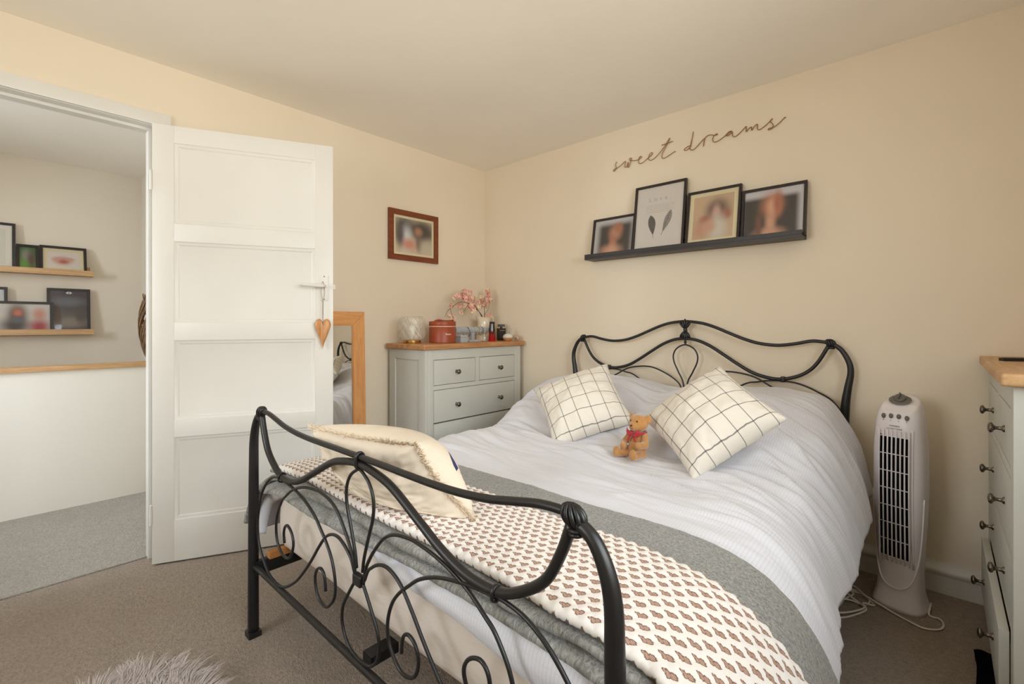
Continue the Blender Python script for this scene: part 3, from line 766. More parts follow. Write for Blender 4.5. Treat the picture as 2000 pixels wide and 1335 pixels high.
pf = lframe('black frame with a dark purple group poster on lower oak ledge', 0.240, 0.478, 1.017, 0.332, photo('group_poster', S(84, 74, 84), [(0.5, 0.72, 0.42, 0.12, S(116, 118, 128)), (0.5, 0.44, 0.44, 0.10, S(104, 98, 92)), (0.5, 0.20, 0.44, 0.14, S(150, 138, 122)), (0.2, 0.4, 0.12, 0.2, S(110, 96, 86)), (0.8, 0.42, 0.12, 0.2, S(96, 90, 84)), (0.5, 0.015, 0.6, 0.03, S(84, 50, 110))]), 0.045)
for k in range(6):   # small emblem at the top, line of print along the bottom edge
    a = k / 6 * 2 * math.pi
    mb = MB(); mb.ell((0.012 * math.cos(a), fy, 0.300 + 0.006 * math.sin(a)), (0.006, 0.0004, 0.004), seg=8, rings=5); mb.build('emblem_print', M['white_ink'], pf)
mb = MB(); x = -0.095
while x < 0.09:
    w_ = 0.004 + rng.random() * 0.010; mb.raw([(x, fy, 0.0225), (x + w_, fy, 0.0225), (x + w_, fy, 0.0262), (x, fy, 0.0262)], [(0, 1, 2, 3)]); x += w_ + 0.002
mb.build('caption_print', M['white_ink'], pf)

# woven cane hanging on the landing side wall
wk = thing('wicker_hanging', 'brown wicker cane hanging on the landing wall beside the doorway', 'wall decoration', (LX, 4.30, 1.07))
q = random.Random(3)
for k in range(54):
    ph = q.random() * 2 * math.pi; tw = 0.9 + q.random() * 0.7; rj = 0.82 + q.random() * 0.22; pts = []
    for i in range(15):
        t = i / 14; zz = 0.20 - 0.43 * t
        env = math.sin(math.pi * min(1, 0.16 + t * 0.84)) ** 0.6
        a = ph + tw * (t - 0.5) * 2.2
        dy = 0.20 * env * rj * math.cos(a); dx = -0.052 + 0.05 * env * rj * math.sin(a) * 1.0
        pts.append((min(-0.004, dx - 0.0), dy, zz + 0.02 * math.sin(a)))
    MB().tube(catmull(pts, 2), 0.0045, 5).build('cane_strand', M['wicker'], wk, smooth=True)
mb = MB()
for k in range(40):
    y_ = (q.random() - 0.5) * 0.18; x_ = -0.01 - q.random() * 0.06
    mb.tube([(x_, y_, 0.17), (x_ - 0.01 * q.random(), y_ * 1.2, 0.215 + q.random() * 0.025)], 0.004, 5)
stuff(mb.build('cane_tuft', M['wicker'], wk))

# ------------------------------------------------------------------ wire words
def word(label, strokes, nm='wire_word'):
    t = thing(nm, label, 'wall sign', (WX - 0.008, strokes[0][0][0], strokes[0][0][1] - 0.05))
    L = t.location
    for i, st_ in enumerate(strokes):
        pts = catmull([(0, a - L[1], b - L[2]) for a, b in st_], 5)
        MB().tube(pts, 0.0020, 6).build('wire_letter_stroke', M['wire'], t, smooth=True)
    for (a, b) in (strokes[0][0], strokes[0][-1]):
        MB().tube([(0.008, a - L[1], b - L[2]), (0, a - L[1], b - L[2])], 0.002, 6).build('nail', M['pewter'], t)
sweet = [(1.484,2.083),(1.49,2.065),(1.484,2.049),(1.487,2.038),(1.5,2.03),(1.505,2.037),(1.497,2.043),(1.474,2.047),(1.449,2.058),(1.421,2.074),(1.427,2.042),(1.414,2.039),(1.402,2.064),(1.405,2.034),(1.396,2.038),(1.384,2.071),(1.381,2.081),(1.39,2.086),(1.393,2.073),(1.368,2.065),(1.338,2.063),(1.317,2.072),(1.32,2.079),(1.332,2.073),(1.335,2.049),(1.326,2.037),(1.303,2.041),(1.273,2.059),(1.25,2.072),(1.247,2.082),(1.256,2.085),(1.268,2.071),(1.271,2.053),(1.259,2.041),(1.228,2.05),(1.194,2.079),(1.166,2.109),(1.142,2.142),(1.15,2.121),(1.172,2.085),(1.188,2.057),(1.187,2.038),(1.172,2.034),(1.144,2.044),(1.112,2.057)]
tbar = [(1.191,2.112),(1.161,2.114),(1.123,2.117)]
dreams = [(1.023,2.065),(1.038,2.066),(1.054,2.058),(1.057,2.049),(1.041,2.049),(1.023,2.065),(1.013,2.111),(1.008,2.14),(1.015,2.101),(1.026,2.058),(1.02,2.042),(1.003,2.042),(0.978,2.061),(0.948,2.086),(0.95,2.064),(0.953,2.045),(0.948,2.078),(0.938,2.093),(0.919,2.098),(0.895,2.089),(0.88,2.09),(0.883,2.094),(0.899,2.085),(0.904,2.067),(0.897,2.054),(0.876,2.054),(0.843,2.07),(0.82,2.088),(0.806,2.086),(0.82,2.083),(0.834,2.072),(0.824,2.069),(0.804,2.081),(0.804,2.064),(0.79,2.054),(0.766,2.068),(0.739,2.091),(0.737,2.086),(0.737,2.065),(0.726,2.076),(0.713,2.082),(0.711,2.065),(0.696,2.084),(0.685,2.088),(0.685,2.069),(0.677,2.058),(0.654,2.067),(0.629,2.085),(0.616,2.096),(0.627,2.087),(0.614,2.065),(0.618,2.048),(0.635,2.046),(0.633,2.052),(0.608,2.054),(0.584,2.068),(0.562,2.087)]
word('bronze wire word reading sweet on the wall above the bed', [sweet, tbar])
word('bronze wire word reading dreams on the wall above the bed', [dreams])
# ================================================================== BED
XF, XH, YF, YH = 0.60, 2.53, 1.057, 1.033
bed = thing('iron_bed', 'black iron double bed with scrolled footboard and curved headboard', 'bed', (1.56, 1.045, 0))
BL_ = Vector(bed.location)
def P3(x, pts): return [(x - BL_.x, y - BL_.y, z) for y, z in pts]
def rod(name, x, pts, r, per=6, seg=10, closed=False):
    return MB().tube(catmull(P3(x, pts), per, closed), r, seg, closed).build(name, M['iron'], bed, smooth=True)
def mirr(pts, c): return [(2 * c - y, z) for y, z in pts]
def sym(pts, c):  # half given from one end to the middle
    return pts + [q for q in mirr(pts, c)[::-1] if abs(q[0] - c) > 1e-4]
# footboard rails (y, z); left half traced to the middle
topF = [(1.691,.792),(1.631,.790),(1.568,.779),(1.509,.768),(1.43,.760),(1.347,.757),(1.252,.757),(1.166,.758),(YF,.758)]
lowF = [(1.691,.776),(1.671,.724),(1.638,.668),(1.581,.627),(1.526,.607),(1.452,.608),(1.378,.630),(1.299,.668),(1.208,.712),(1.146,.730),(YF,.741)]
rod('top_rail', XF, sym(topF, YF), 0.0078); rod('curved_rail', XF, sym(lowF, YF), 0.0098)
loopF = [(1.079,.480),(1.087,.518),(1.110,.581),(1.124,.616),(1.130,.650),(1.124,.681),(1.106,.706),(1.080,.722),(YF,.727)]
rod('centre_loop', XF, sym([(y - .008, z) for y, z in loopF[:-1]] + [loopF[-1]], YF), 0.0042)
scA = [(1.075,.452),(1.085,.490),(1.10,.517),(1.126,.551),(1.166,.591),(1.208,.612),(1.265,.621),(1.30,.620),(1.347,.614),(1.398,.602),(1.452,.581),(1.497,.552),(1.526,.530),(1.559,.482),(1.571,.435),(1.562,.394),(1.538,.372),(1.509,.362),(1.478,.367),(1.455,.387),(1.441,.417),(1.446,.441),(1.463,.458),(1.486,.465),(1.503,.455),(1.511,.433),(1.506,.405)]
arB = [(1.526,.597),(1.474,.594),(1.409,.584),(1.352,.569),(1.299,.545),(1.261,.517),(1.226,.488),(1.2,.457),(1.184,.420),(1.180,.384),(1.191,.352),(1.223,.322),(1.255,.318),(1.283,.332),(1.296,.360),(1.295,.384),(1.281,.404),(1.261,.411),(1.244,.402),(1.237,.381),(1.235,.360)]
arC = [(1.080,.462),(1.095,.490),(1.11,.503),(1.134,.518),(1.166,.528),(1.2,.524),(1.235,.506),(1.275,.466),(1.323,.411),(1.388,.346),(1.441,.304),(1.509,.267),(1.568,.256),(1.631,.266),(1.678,.296),(1.716,.335),(1.728,.383),(1.724,.432),(1.698,.504),(1.651,.557),(1.599,.588),(1.55,.598),(1.52,.597)]
loL = [(1.072,.452),(1.090,.430),(1.118,.392),(1.138,.362),(1.145,.335),(1.142,.310),(1.128,.285),(1.104,.266),(1.075,.259),(YF,.258)]
for nm, c in (('scroll', scA), ('scroll_arc', arB), ('outer_scroll', arC)):
    rod(nm, XF, c, 0.0042, 5, 8); rod(nm, XF, mirr(c, YF), 0.0042, 5, 8)
rod('lower_loop', XF, sym(loL, YF), 0.0042, 5, 8)
def strap(name, x, y, z0, z1, w=0.016, d=0.013):
    MB().box(x - d - BL_.x, x + d - BL_.x, y - w / 2 - BL_.y, y + w / 2 - BL_.y, z0, z1, 0.005, 3).build(name, M['iron'], bed, smooth=True)
def ring(y, z0, z1, hw, r=0.0032):
    c = [(hw * math.cos(a), 0, (z1 if math.sin(a) > 0 else z0) + hw * math.sin(a)) for a in np.linspace(0, 2 * math.pi, 24, endpoint=False)]
    mb = MB(); mb.tube([(XF - BL_.x + p[0], p[1], p[2]) for p in c], r, 8, True); bmesh.ops.scale(mb.bm, vec=(1, 2.0, 1), verts=mb.bm.verts)
    mb.build('clamp', M['iron'], bed, smooth=True, off=(0, y - BL_.y, 0))
ring(YF, 0.740, 0.758, 0.0108); strap('clamp', XF, YF + 0.004, 0.441, 0.468, 0.036, 0.0085)
for y in (1.526, 2 * YF - 1.526): ring(y, 0.601, 0.607, 0.0112, 0.0024)
rod('cross_bar', XF, [(1.775, .248), (YF, .246), (2 * YF - 1.775, .248)], 0.0095)
# posts: curve out from the joint, thicken downward
postF = [(1.691,.785),(1.728,.765),(1.752,.725),(1.764,.675),(1.766,.600),(1.768,.45),(1.770,.25),(1.770,.0)]
for s_ in (0, 1):
    pp = postF if s_ == 0 else mirr(postF, YF)
    rod('post', XF, pp, [0.0105, 0.0115, 0.013, 0.0145, 0.0155, 0.0165, 0.017, 0.018], 6, 16)
    MB().box(XF - 0.021 - BL_.x, XF + 0.021 - BL_.x, pp[-1][0] - 0.021 - BL_.y, pp[-1][0] + 0.021 - BL_.y, 0, 0.02, 0.004).build('foot_cap', M['iron'], bed, angle=40)
# headboard
topH = [(1.69,1.000),(1.627,1.006),(1.56,.992),(1.484,.982),(1.401,.989),(1.326,1.011),(1.253,1.041),(1.183,1.070),(1.115,1.090),(YH,1.098)]
lowH = [(1.688,.985),(1.65,.913),(1.616,.871),(1.571,.841),(1.510,.822),(1.453,.821),(1.375,.841),(1.301,.882),(1.229,.929),(1.16,.971),(1.093,.998),(YH,1.004)]
rod('top_rail', XH, sym(topH, YH), 0.0082); rod('curved_rail', XH, sym(lowH, YH), 0.0085)
rod('centre_loop', XH, sym([(1.040,.60),(1.043,.752),(1.072,.821),(1.096,.875),(1.099,.917),(1.078,.952),(YH,.971)], YH), 0.0042)
arcM = [(1.62,.60),(1.53,.73),(1.437,.791),(1.375,.823),(1.301,.838),(1.229,.838),(1.16,.815),(1.102,.785),(1.063,.750),(1.05,.70)]
arcO = [(1.20,.70),(1.335,.783),(1.391,.798),(1.445,.809),(1.50,.812),(1.555,.808),(1.60,.795),(1.645,.774),(1.70,.741),(1.745,.68)]
for nm, c in (('arc', arcM), ('side_arc', arcO)):
    rod(nm, XH, c, 0.0042, 5, 8); rod(nm, XH, mirr(c, YH), 0.0042, 5, 8)
for y in (1.506, 2 * YH - 1.506): strap('clamp', XH, y, 0.806, 0.834, 0.018, 0.0105)
postH = [(1.695,1.000),(1.735,.970),(1.764,.915),(1.770,.866),(1.760,.800),(1.750,.708),(1.742,.50),(1.740,.25),(1.740,0)]
for s_ in (0, 1):
    pp = postH if s_ == 0 else mirr(postH, YH)
    rod('post', XH, pp, [0.009, 0.0105, 0.012, 0.013, 0.015, 0.018, 0.020, 0.020, 0.020], 6, 16)
rod('cross_bar', XH, [(1.74, .30), (YH, .30), (2 * YH - 1.74, .30)], 0.010)
# cast joints with ribs
def joint(x, y, z, sgn, k=1.0):
    b = MB(); rx, ry, rz = 0.0125 * k, 0.0185 * k, 0.0175 * k
    b.ell((x - BL_.x, y - BL_.y, z), (rx * 0.92, ry * 0.92, rz * 0.95))
    for i in range(11):
        az = 2 * math.pi * i / 11; c = []
        for t in np.linspace(0.25, math.pi - 0.1, 9):
            c.append((x - BL_.x + rx * math.sin(t) * math.cos(az), y - BL_.y + ry * math.sin(t) * math.sin(az) + sgn * 0.35 * rz * (math.cos(t) + 0.2), z - rz * math.cos(t)))
        b.tube(c, [0.0020 * k, 0.0040 * k, 0.0045 * k, 0.0038 * k, 0.0018 * k], 7)
    for dz, r in ((-0.0205, 0.0125), (-0.0265, 0.0118)):
        b.lathe([(0.004, -0.003), (r * k, -0.0028), (r * k * 1.08, 0), (r * k, 0.0028), (0.004, 0.003)], 18, (x - BL_.x, y - BL_.y + sgn * 0.006 * k, z + dz * k))
    b.build('cast_joint', M['iron'], bed, smooth=True)
joint(XF, 1.693, 0.789, 1); joint(XF, 2 * YF - 1.693, 0.789, -1)
joint(XH, 1.695, 0.999, 1, 0.95); joint(XH, 2 * YH - 1.695, 0.999, -1, 0.95)
b = MB()                                         # fluted shell casting in the middle of the headboard
for up in (1, -1):
    z0 = 1.052
    for i in range(5):
        a = (i - 2) * 0.30; L = (0.058 if up > 0 else 0.056) - 0.004 * abs(i - 2)
        ctr = (-0.004 + XH - BL_.x, YH - BL_.y + 0.62 * L * math.sin(a), z0 + up * 0.62 * L * math.cos(a))
        b.ell(ctr, (0.011, 0.0070, L * 0.44), Matrix.Rotation(-a * up, 3, 'X'), 10, 8)
b.lathe([(0.004, -0.012), (0.0115, -0.010), (0.0095, -0.004), (0.0125, 0), (0.0095, 0.004), (0.0115, 0.010), (0.004, 0.012)], 16, (XH - BL_.x, YH - BL_.y, 1.052))
b.ell((XH - BL_.x, YH - BL_.y, 0.985), (0.008, 0.008, 0.010))
b.build('shell_casting', M['iron'], bed, smooth=True)
# side rails and slats
MB().box(XF + 0.04 - BL_.x, XH - 0.05 - BL_.x, 1.731 - BL_.y, 1.756 - BL_.y, 0.262, 0.286, 0.002).build('side_batten', M['slat'], bed, angle=40)
for y in (YF - 0.70, YF + 0.70):
    MB().box(XF - BL_.x, XH - BL_.x, y - 0.012 - BL_.y, y + 0.012 - BL_.y, 0.215, 0.262, 0.003).build('side_rail', M['iron'], bed, angle=40)
for i in range(12):
    x = 0.86 + i * 0.142
    MB().box(x - 0.03 - BL_.x, x + 0.03 - BL_.x, YF - 0.685 - BL_.y, YF + 0.685 - BL_.y, 0.276, 0.290, 0.002).build('bed_slat', M['slat'], bed, angle=40)
MB().box(XF + 0.02 - BL_.x, XF + 0.10 - BL_.x, YF - 0.02 - BL_.y, YF + 0.02 - BL_.y, 0.236, 0.262, 0.002).build('centre_bracket', M['iron'], bed)

# ------------------------------------------------------------------ bedding
CX = np.array([0, .08, .16, .24, .32, .40, .47, .55, .64, .72, .79, .835, .865, .885, .895, .90]); CZs = np.array([0, 0, 0, 0, 0, 0, 0, -.001, -.010, -.032, -.075, -.13, -.19, -.26, -.34, -.42])
cu = catmull(np.stack([CX, CZs], 1), 10); CS = np.concatenate([[0], np.cumsum(np.linalg.norm(np.diff(cu, axis=0), axis=1))])
def ztop(x, y):
    m = sstep(1.74, 2.24, x)
    z = 0.522 + 0.012 * sstep(0.9, 1.4, x) + 0.232 * m - 0.03 * sstep(2.44, 2.51, x)
    z = z + 0.075 * np.exp(-((x - 1.98) / 0.14) ** 2 - ((y - 0.62) / 0.16) ** 2)      # pillow pushed up behind the corner-standing cushion
    return z - m * 0.045 * np.exp(-((y - 1.03) / 0.12) ** 2)
def base(x, s):
    x, s = np.broadcast_arrays(np.asarray(x, float), np.asarray(s, float))
    a = np.abs(s); dy = np.interp(a, CS, cu[:, 0]); dz = np.interp(a, CS, cu[:, 1])
    yc = 1.057 - 0.012 * (x - 0.6)
    sg = np.sign(s)
    y = yc - sg * dy
    zt = ztop(x, y); k = (zt - 0.19) / 0.335
    bul = np.where(s > 0, (-0.045 * sstep(1.15, 1.6, x) - 0.028 * sstep(2.05, 2.28, x)) * sstep(.60, .85, a), 0)
    return np.stack([x, y - bul * sg, zt + dz * k], -1)
def base_n(x, s):
    e = 0.004; t = base(x, s + e) - base(x, s - e)
    n = np.stack([np.zeros_like(t[..., 0]), -t[..., 2], t[..., 1]], -1); n *= -1
    return n / (np.linalg.norm(n, axis=-1, keepdims=True) + 1e-9)
def layer(name, path, s, m, hfun, solid, per=6, parent=None):
    p = catmull(path, per) if per else np.array(path)
    X = np.repeat(p[:, 0][:, None], len(s), 1); H = np.repeat(p[:, 1][:, None], len(s), 1); Sv = np.repeat(s[None], len(p), 0)
    dx, h = hfun(X, Sv, H)
    P = base(X + dx, Sv) + base_n(X + dx, Sv) * (H + h)[..., None]
    arc = np.concatenate([[0], np.cumsum(np.linalg.norm(np.diff(p, axis=0), axis=1))])
    UV = np.stack([Sv, np.repeat(arc[:, None], len(s), 1)], -1)
    return grid_mesh(name, P, UV, m, parent, solid=solid, off=-1)
# mattress in its fitted sheet
mb = MB(); mb.box(0.676, 2.490, 0.362, 1.735, 0.292, 0.495, 0.05, 5)
bmesh.ops.subdivide_edges(mb.bm, edges=[e for e in mb.bm.edges if e.calc_length() > 0.1], cuts=14, use_grid_fill=True)
for v in mb.bm.verts:
    if v.co.x < 0.9:
        v.co.x += 0.012 * float(pnoise(v.co.y * 3.0 + v.co.z * 2, v.co.z * 5.0)) - 0.010 * math.exp(-((v.co.z - 0.40) / 0.08) ** 2)
tag(mb.build('mattress', M['sheet'], smooth=True), 'mattress in a cream fitted sheet on the iron bed', 'mattress')

def common(X, Sv): return 0.010 * pnoise(X * 2.2 + 3, Sv * 2.0) + 0.006 * pnoise(X * 1.0, Sv * 4.0 + 9)
def duvet_h(X, Sv, H):
    xs = X + 0.10 * Sv + 0.11 * pnoise(X * 1.7, Sv * 1.9) + 0.03 * pnoise(X * 5, Sv * 5); mod = 0.35 + 0.9 * np.clip(0.5 + 1.3 * pnoise(X * 3.1 + 8, Sv * 2.6 + 2), 0, 1)
    n1 = pnoise(xs * 9.5, Sv * 1.7 + 4); n2 = pnoise(xs * 19 + 7, Sv * 2.9); n3 = pnoise(xs * 5 + 2, Sv * 1.4 + 1)
    ridge = (1 - np.abs(n1) * 2.2).clip(0, 1) ** 2; r2 = (1 - np.abs(n2) * 2.2).clip(0, 1) ** 2; r3 = (1 - np.abs(n3) * 2.4).clip(0, 1) ** 2.5
    mid = sstep(1.17, 1.36, X); drp = sstep(0.72, 0.95, np.abs(Sv)); pil = sstep(1.95, 2.2, X)
    amp = mid * (1 - 0.35 * pil)
    h = amp * mod * (1 - 0.62 * drp) * (0.021 * ridge + 0.009 * r2 + 0.014 * r3) + amp * 0.014 * pnoise(X * 3.3, Sv * 2.6) + common(X, Sv) * (1 - pil)
    h += drp * 0.030 * pnoise(xs * 3.4 + 3, Sv * 0.9) * mid
    h += 0.012 * pil * pnoise(X * 4 + 1, Sv * 5)
    lo = (1 - sstep(0.7, 0.9, X))                   # foot edge: droops here and there
    h += lo * np.where(H < -0.005, -H * 0.55 * (1 - sstep(-0.35, 0.25, Sv)) + H * 0.7 * pnoise(Sv * 3.1 + 5, 0.5) + 0.006 * pnoise(Sv * 9, X * 3), 0)
    return lo * (0.008 * pnoise(Sv * 4.5 + 2, H * 8) + 0.026 * (1 - sstep(-0.45, 0.35, Sv))), h
sd = np.concatenate([np.linspace(-0.98, -0.6, 40), np.linspace(-0.6, 0.6, 150)[1:], np.linspace(0.6, 0.985, 60)[1:]])
path = [(.662, -.056), (.655, -.052), (.649, -.040), (.646, -.024), (.654, -.007), (.675, 0.0)] + [(x, 0.0) for x in np.linspace(0.72, 2.46, 60)] + [(2.484, -.012), (2.491, -.05), (2.493, -.10)]
tag(layer('duvet', path, sd, M['duvet'], duvet_h, 0.012, 5), 'white pinstriped duvet with creases spread over the bed', 'duvet')
def grey_h(X, Sv, H):
    h = 0.004 + common(X, Sv) + 0.0022 * pnoise(X * 34, Sv * 34) + 0.003 * pnoise(X * 9, Sv * 6)
    f = 1 - sstep(0.66, 0.80, X)
    lowl = (1 - sstep(0.655, 0.700, X)) * (1 - sstep(0.018, 0.024, H)) * (1 - 0.75 * sstep(-0.45, 0.30, Sv))
    return -0.026 * lowl + f * (1 - 0.6 * lowl) * (0.018 * pnoise(Sv * 3.3, H * 60 + 5) + 0.010 * pnoise(Sv * 9, H * 90)), h + f * 0.004 * pnoise(Sv * 6, X * 8 + H * 100) + lowl * (-0.016 + 0.006 * pnoise(Sv * 4, 2.0))
sg_ = np.concatenate([np.linspace(-0.93, 0.6, 220), np.linspace(0.6, 1.10, 80)[1:]])
gp = [(0.98, 0.006), (0.85, 0.006), (0.72, 0.007), (0.665, 0.008), (0.650, 0.0125), (0.665, 0.017), (0.73, 0.0185), (0.85, 0.019), (0.93, 0.020), (0.935, 0.024), (0.92, 0.028), (0.85, 0.0285), (0.74, 0.029), (0.668, 0.029), (0.656, 0.0325), (0.668, 0.037), (0.72, 0.038), (0.80, 0.038), (0.92, 0.036), (1.02, 0.030), (1.10, 0.025), (1.165, 0.020), (1.172, 0.014)]
tag(layer('bedspread', gp, sg_, M['throw'], grey_h, 0.007, 6), 'grey textured bedspread folded across the foot of the bed', 'bedspread')
def print_h(X, Sv, H):
    u = Sv / CELL; v = X / (CELL * 0.8)
    puff = np.sqrt(np.abs(np.sin(np.pi * (u + v * 0.5)) * np.sin(np.pi * (u - v * 0.5))))
    h = 0.0115 + common(X, Sv) + 0.0052 * puff + 0.003 * pnoise(X * 12, Sv * 8)
    f = 1 - sstep(0.69, 0.82, X)
    return f * (0.016 * pnoise(Sv * 2.6 + 6, H * 20) + 0.008 * pnoise(Sv * 8 + 3, H * 30)), h + f * 0.004 * pnoise(Sv * 5 + 2, X * 6)
sp = np.concatenate([np.linspace(-0.715, 0.60, 250), np.linspace(0.6, 0.872, 70)[1:]])
pp = [(0.93, 0.042), (0.85, 0.043), (0.74, 0.043), (0.684, 0.044), (0.672, 0.0485), (0.684, 0.053), (0.74, 0.054), (0.82, 0.054), (0.90, 0.053), (0.945, 0.050), (0.968, 0.046), (0.975, 0.041)]
pth = catmull(pp, 9)
tag(layer('patterned_quilt', pth, sp, M['print'], print_h, 0.006, 0), 'cream quilt block-printed with small brown motifs at the bed foot', 'quilt')

# ------------------------------------------------------------------ cushions
o_back = {}
def pillow(name, cs, tf, tb, m, parent=None, pinch=0.07, n=56, seed=0, power=0.42, wr=0.006, vf=None, vb=None):
    """closed cushion from four corner points (bl, br, tr, tl); tf / tb thickness to the front and back"""
    bl, br, tr, tl = [np.array(c, float) for c in cs]
    a = np.linspace(-1, 1, n); U, V = np.meshgrid(a, a, indexing='ij')
    Ue = U * (1 - pinch * (1 - V ** 2)); Ve = V * (1 - pinch * (1 - U ** 2))
    s, t = (Ue + 1) / 2, (Ve + 1) / 2
    Q = (bl * ((1 - s) * (1 - t))[..., None] + br * (s * (1 - t))[..., None] + tr * (s * t)[..., None] + tl * ((1 - s) * t)[..., None])
    nn = np.cross(br - bl, tl - bl); nn /= np.linalg.norm(nn)
    prof = ((1 - U ** 2).clip(0, 1) * (1 - V ** 2).clip(0, 1)) ** power
    edge = np.maximum(np.abs(U), np.abs(V))
    w = wr * (pnoise(U * 2.5 + seed, V * 2.5) * 1.2 + pnoise(U * 6 + seed, V * 6 + 3) * 0.5) + wr * 0.8 * sstep(0.5, 0.9, edge) * pnoise(U * 9 + seed, V * 9)
    mask = sstep(0, 0.12, 1 - edge)
    df = nn * tf if vf is None else np.array(vf); db = -nn * tb if vb is None else np.array(vb)
    Fr = Q + df * prof[..., None] + nn * (w * mask)[..., None]; Bk = Q + db * prof[..., None] - nn * (w * mask)[..., None]
    me_v = np.concatenate([Fr.reshape(-1, 3), Bk.reshape(-1, 3)])
    UVg = np.stack([s, t], -1).reshape(-1, 2)
    idx = np.arange(n * n).reshape(n, n); idb = idx + n * n
    bd = np.zeros((n, n), bool); bd[0] = bd[-1] = True; bd[:, 0] = bd[:, -1] = True
    idb = np.where(bd, idx, idb)
    def fq(i): return np.stack([i[:-1, :-1], i[1:, :-1], i[1:, 1:], i[:-1, 1:]], -1).reshape(-1, 4)
    Fs = np.concatenate([fq(idx), fq(idb)[:, ::-1]])
    me = bpy.data.meshes.new(name); me.from_pydata([tuple(v) for v in me_v], [], [tuple(f) for f in Fs])
    ul = me.uv_layers.new(name='UVMap'); vi = np.zeros(len(me.loops), np.int32); me.loops.foreach_get('vertex_index', vi)
    ul.data.foreach_set('uv', UVg[vi % (n * n)].reshape(-1).astype(np.float32))
    o = link(name, me, m, parent, True)
    o_back[name] = Bk
    return o, Q, nn
def sc(p, k=0.84): return (p[0] * k, p[1] * k, 1.085 + (p[2] - 1.085) * k)
c, _, _ = pillow('check_cushion', [(1.688, 1.294, 0.520), (1.912, 1.000, 0.645), (2.094, 1.258, 0.882), (1.871, 1.560, 0.743)], 0.105, 0.07, M['grid'], seed=2, power=0.5, pinch=0.085, wr=0.009)
tag(c, 'cream window-check cushion leaning back, nearest the grey chest of drawers', 'cushion', 'window-check cushions')
c, _, _ = pillow('check_cushion', [(1.614, 0.633, 0.545), (1.799, 0.382, 0.765), (2.009, 0.672, 0.911), (1.823, 0.922, 0.683)], 0.110, 0.10, M['grid'], seed=9, power=0.5, pinch=0.085, wr=0.009)
tag(c, 'cream window-check cushion standing on one corner, nearest the tower fan', 'cushion', 'window-check cushions')
fc = thing('fringed_cushion', 'cream canvas cushion with frayed edges leaning behind the footboard', 'cushion', (0.76, 1.14, 0.575))
FL = np.array(fc.location)
cr = [np.array(q) - FL for q in ((0.668, 1.185, 0.643), (0.803, 0.868, 0.598), (0.690, 0.955, 0.788), (0.622, 1.362, 0.784))]
cb, Q, nn = pillow('cushion_body', cr, 0.10, 0.14, M['canvas'], fc, pinch=0.12, seed=5, power=0.42, wr=0.011, vf=(-0.042, 0.050, -0.062), vb=(0.125, 0.0, 0.050))
# frayed edge strands around the seam
q = random.Random(11); V_, F_ = [], []
ring = [Q[i, 0] for i in range(56)] + [Q[-1, j] for j in range(56)] + [Q[55 - i, -1] for i in range(56)] + [Q[0, 55 - j] for j in range(56)]
cen = Q.mean((0, 1)); nn = np.array(nn)
for i in range(0, len(ring)):
    pnt = ring[i]; out = pnt - cen; out /= np.linalg.norm(out)
    for k in range(9):
        d = out * (0.4 + q.random()) + nn * (q.random() - 0.35) * 1.3 + np.array([q.random() - .5, q.random() - .5, q.random() - .5]) * 0.9
        d /= np.linalg.norm(d); L = 0.008 + 0.012 * q.random(); side = np.cross(d, nn + 0.2); side /= np.linalg.norm(side); w_ = 0.0011
        p0 = pnt + np.array([q.random() - .5, q.random() - .5, q.random() - .5]) * 0.006; p1 = p0 + d * L * 0.6; p2 = p0 + d * L + np.array([q.random() - .5, q.random() - .5, -0.5 * q.random()]) * 0.008
        b0 = len(V_); V_ += [tuple(p0 - side * w_), tuple(p0 + side * w_), tuple(p1 + side * w_), tuple(p1 - side * w_), tuple(p2)]
        F_ += [(b0, b0 + 1, b0 + 2, b0 + 3), (b0 + 3, b0 + 2, b0 + 4)]
me = bpy.data.meshes.new('frayed_fringe'); me.from_pydata(V_, [], F_); stuff(link('frayed_fringe', me, M['fringe'], fc))
# small navy mark printed on the back panel
Bk = o_back['cushion_body']; blob_ = [(47, 30), (49, 27), (51, 24), (52, 21), (50, 20), (48, 22), (46, 26)]
off_ = np.array((0.8, -0.5, 0.3)) * 0.0012
mb = MB(); mb.raw([tuple(Bk[i, j] + off_) for i, j in blob_] + [tuple(Bk[49, 25] + off_ * 1.5)], [(k, (k + 1) % 7, 7) for k in range(7)]); mb.build('printed_mark', M['navy'], fc)

# ------------------------------------------------------------------ teddy bear
tb = thing('teddy_bear', 'golden plush teddy bear with a red bow sitting against check cushion', 'teddy bear', (1.700, 0.890, 0.556), (0, R(-6), R(171)))
tb.scale = (1.1, 1.1, 1.1)
def E_(x): return Matrix.Rotation(x[0], 3, 'X') @ Matrix.Rotation(x[1], 3, 'Y') @ Matrix.Rotation(x[2], 3, 'Z')
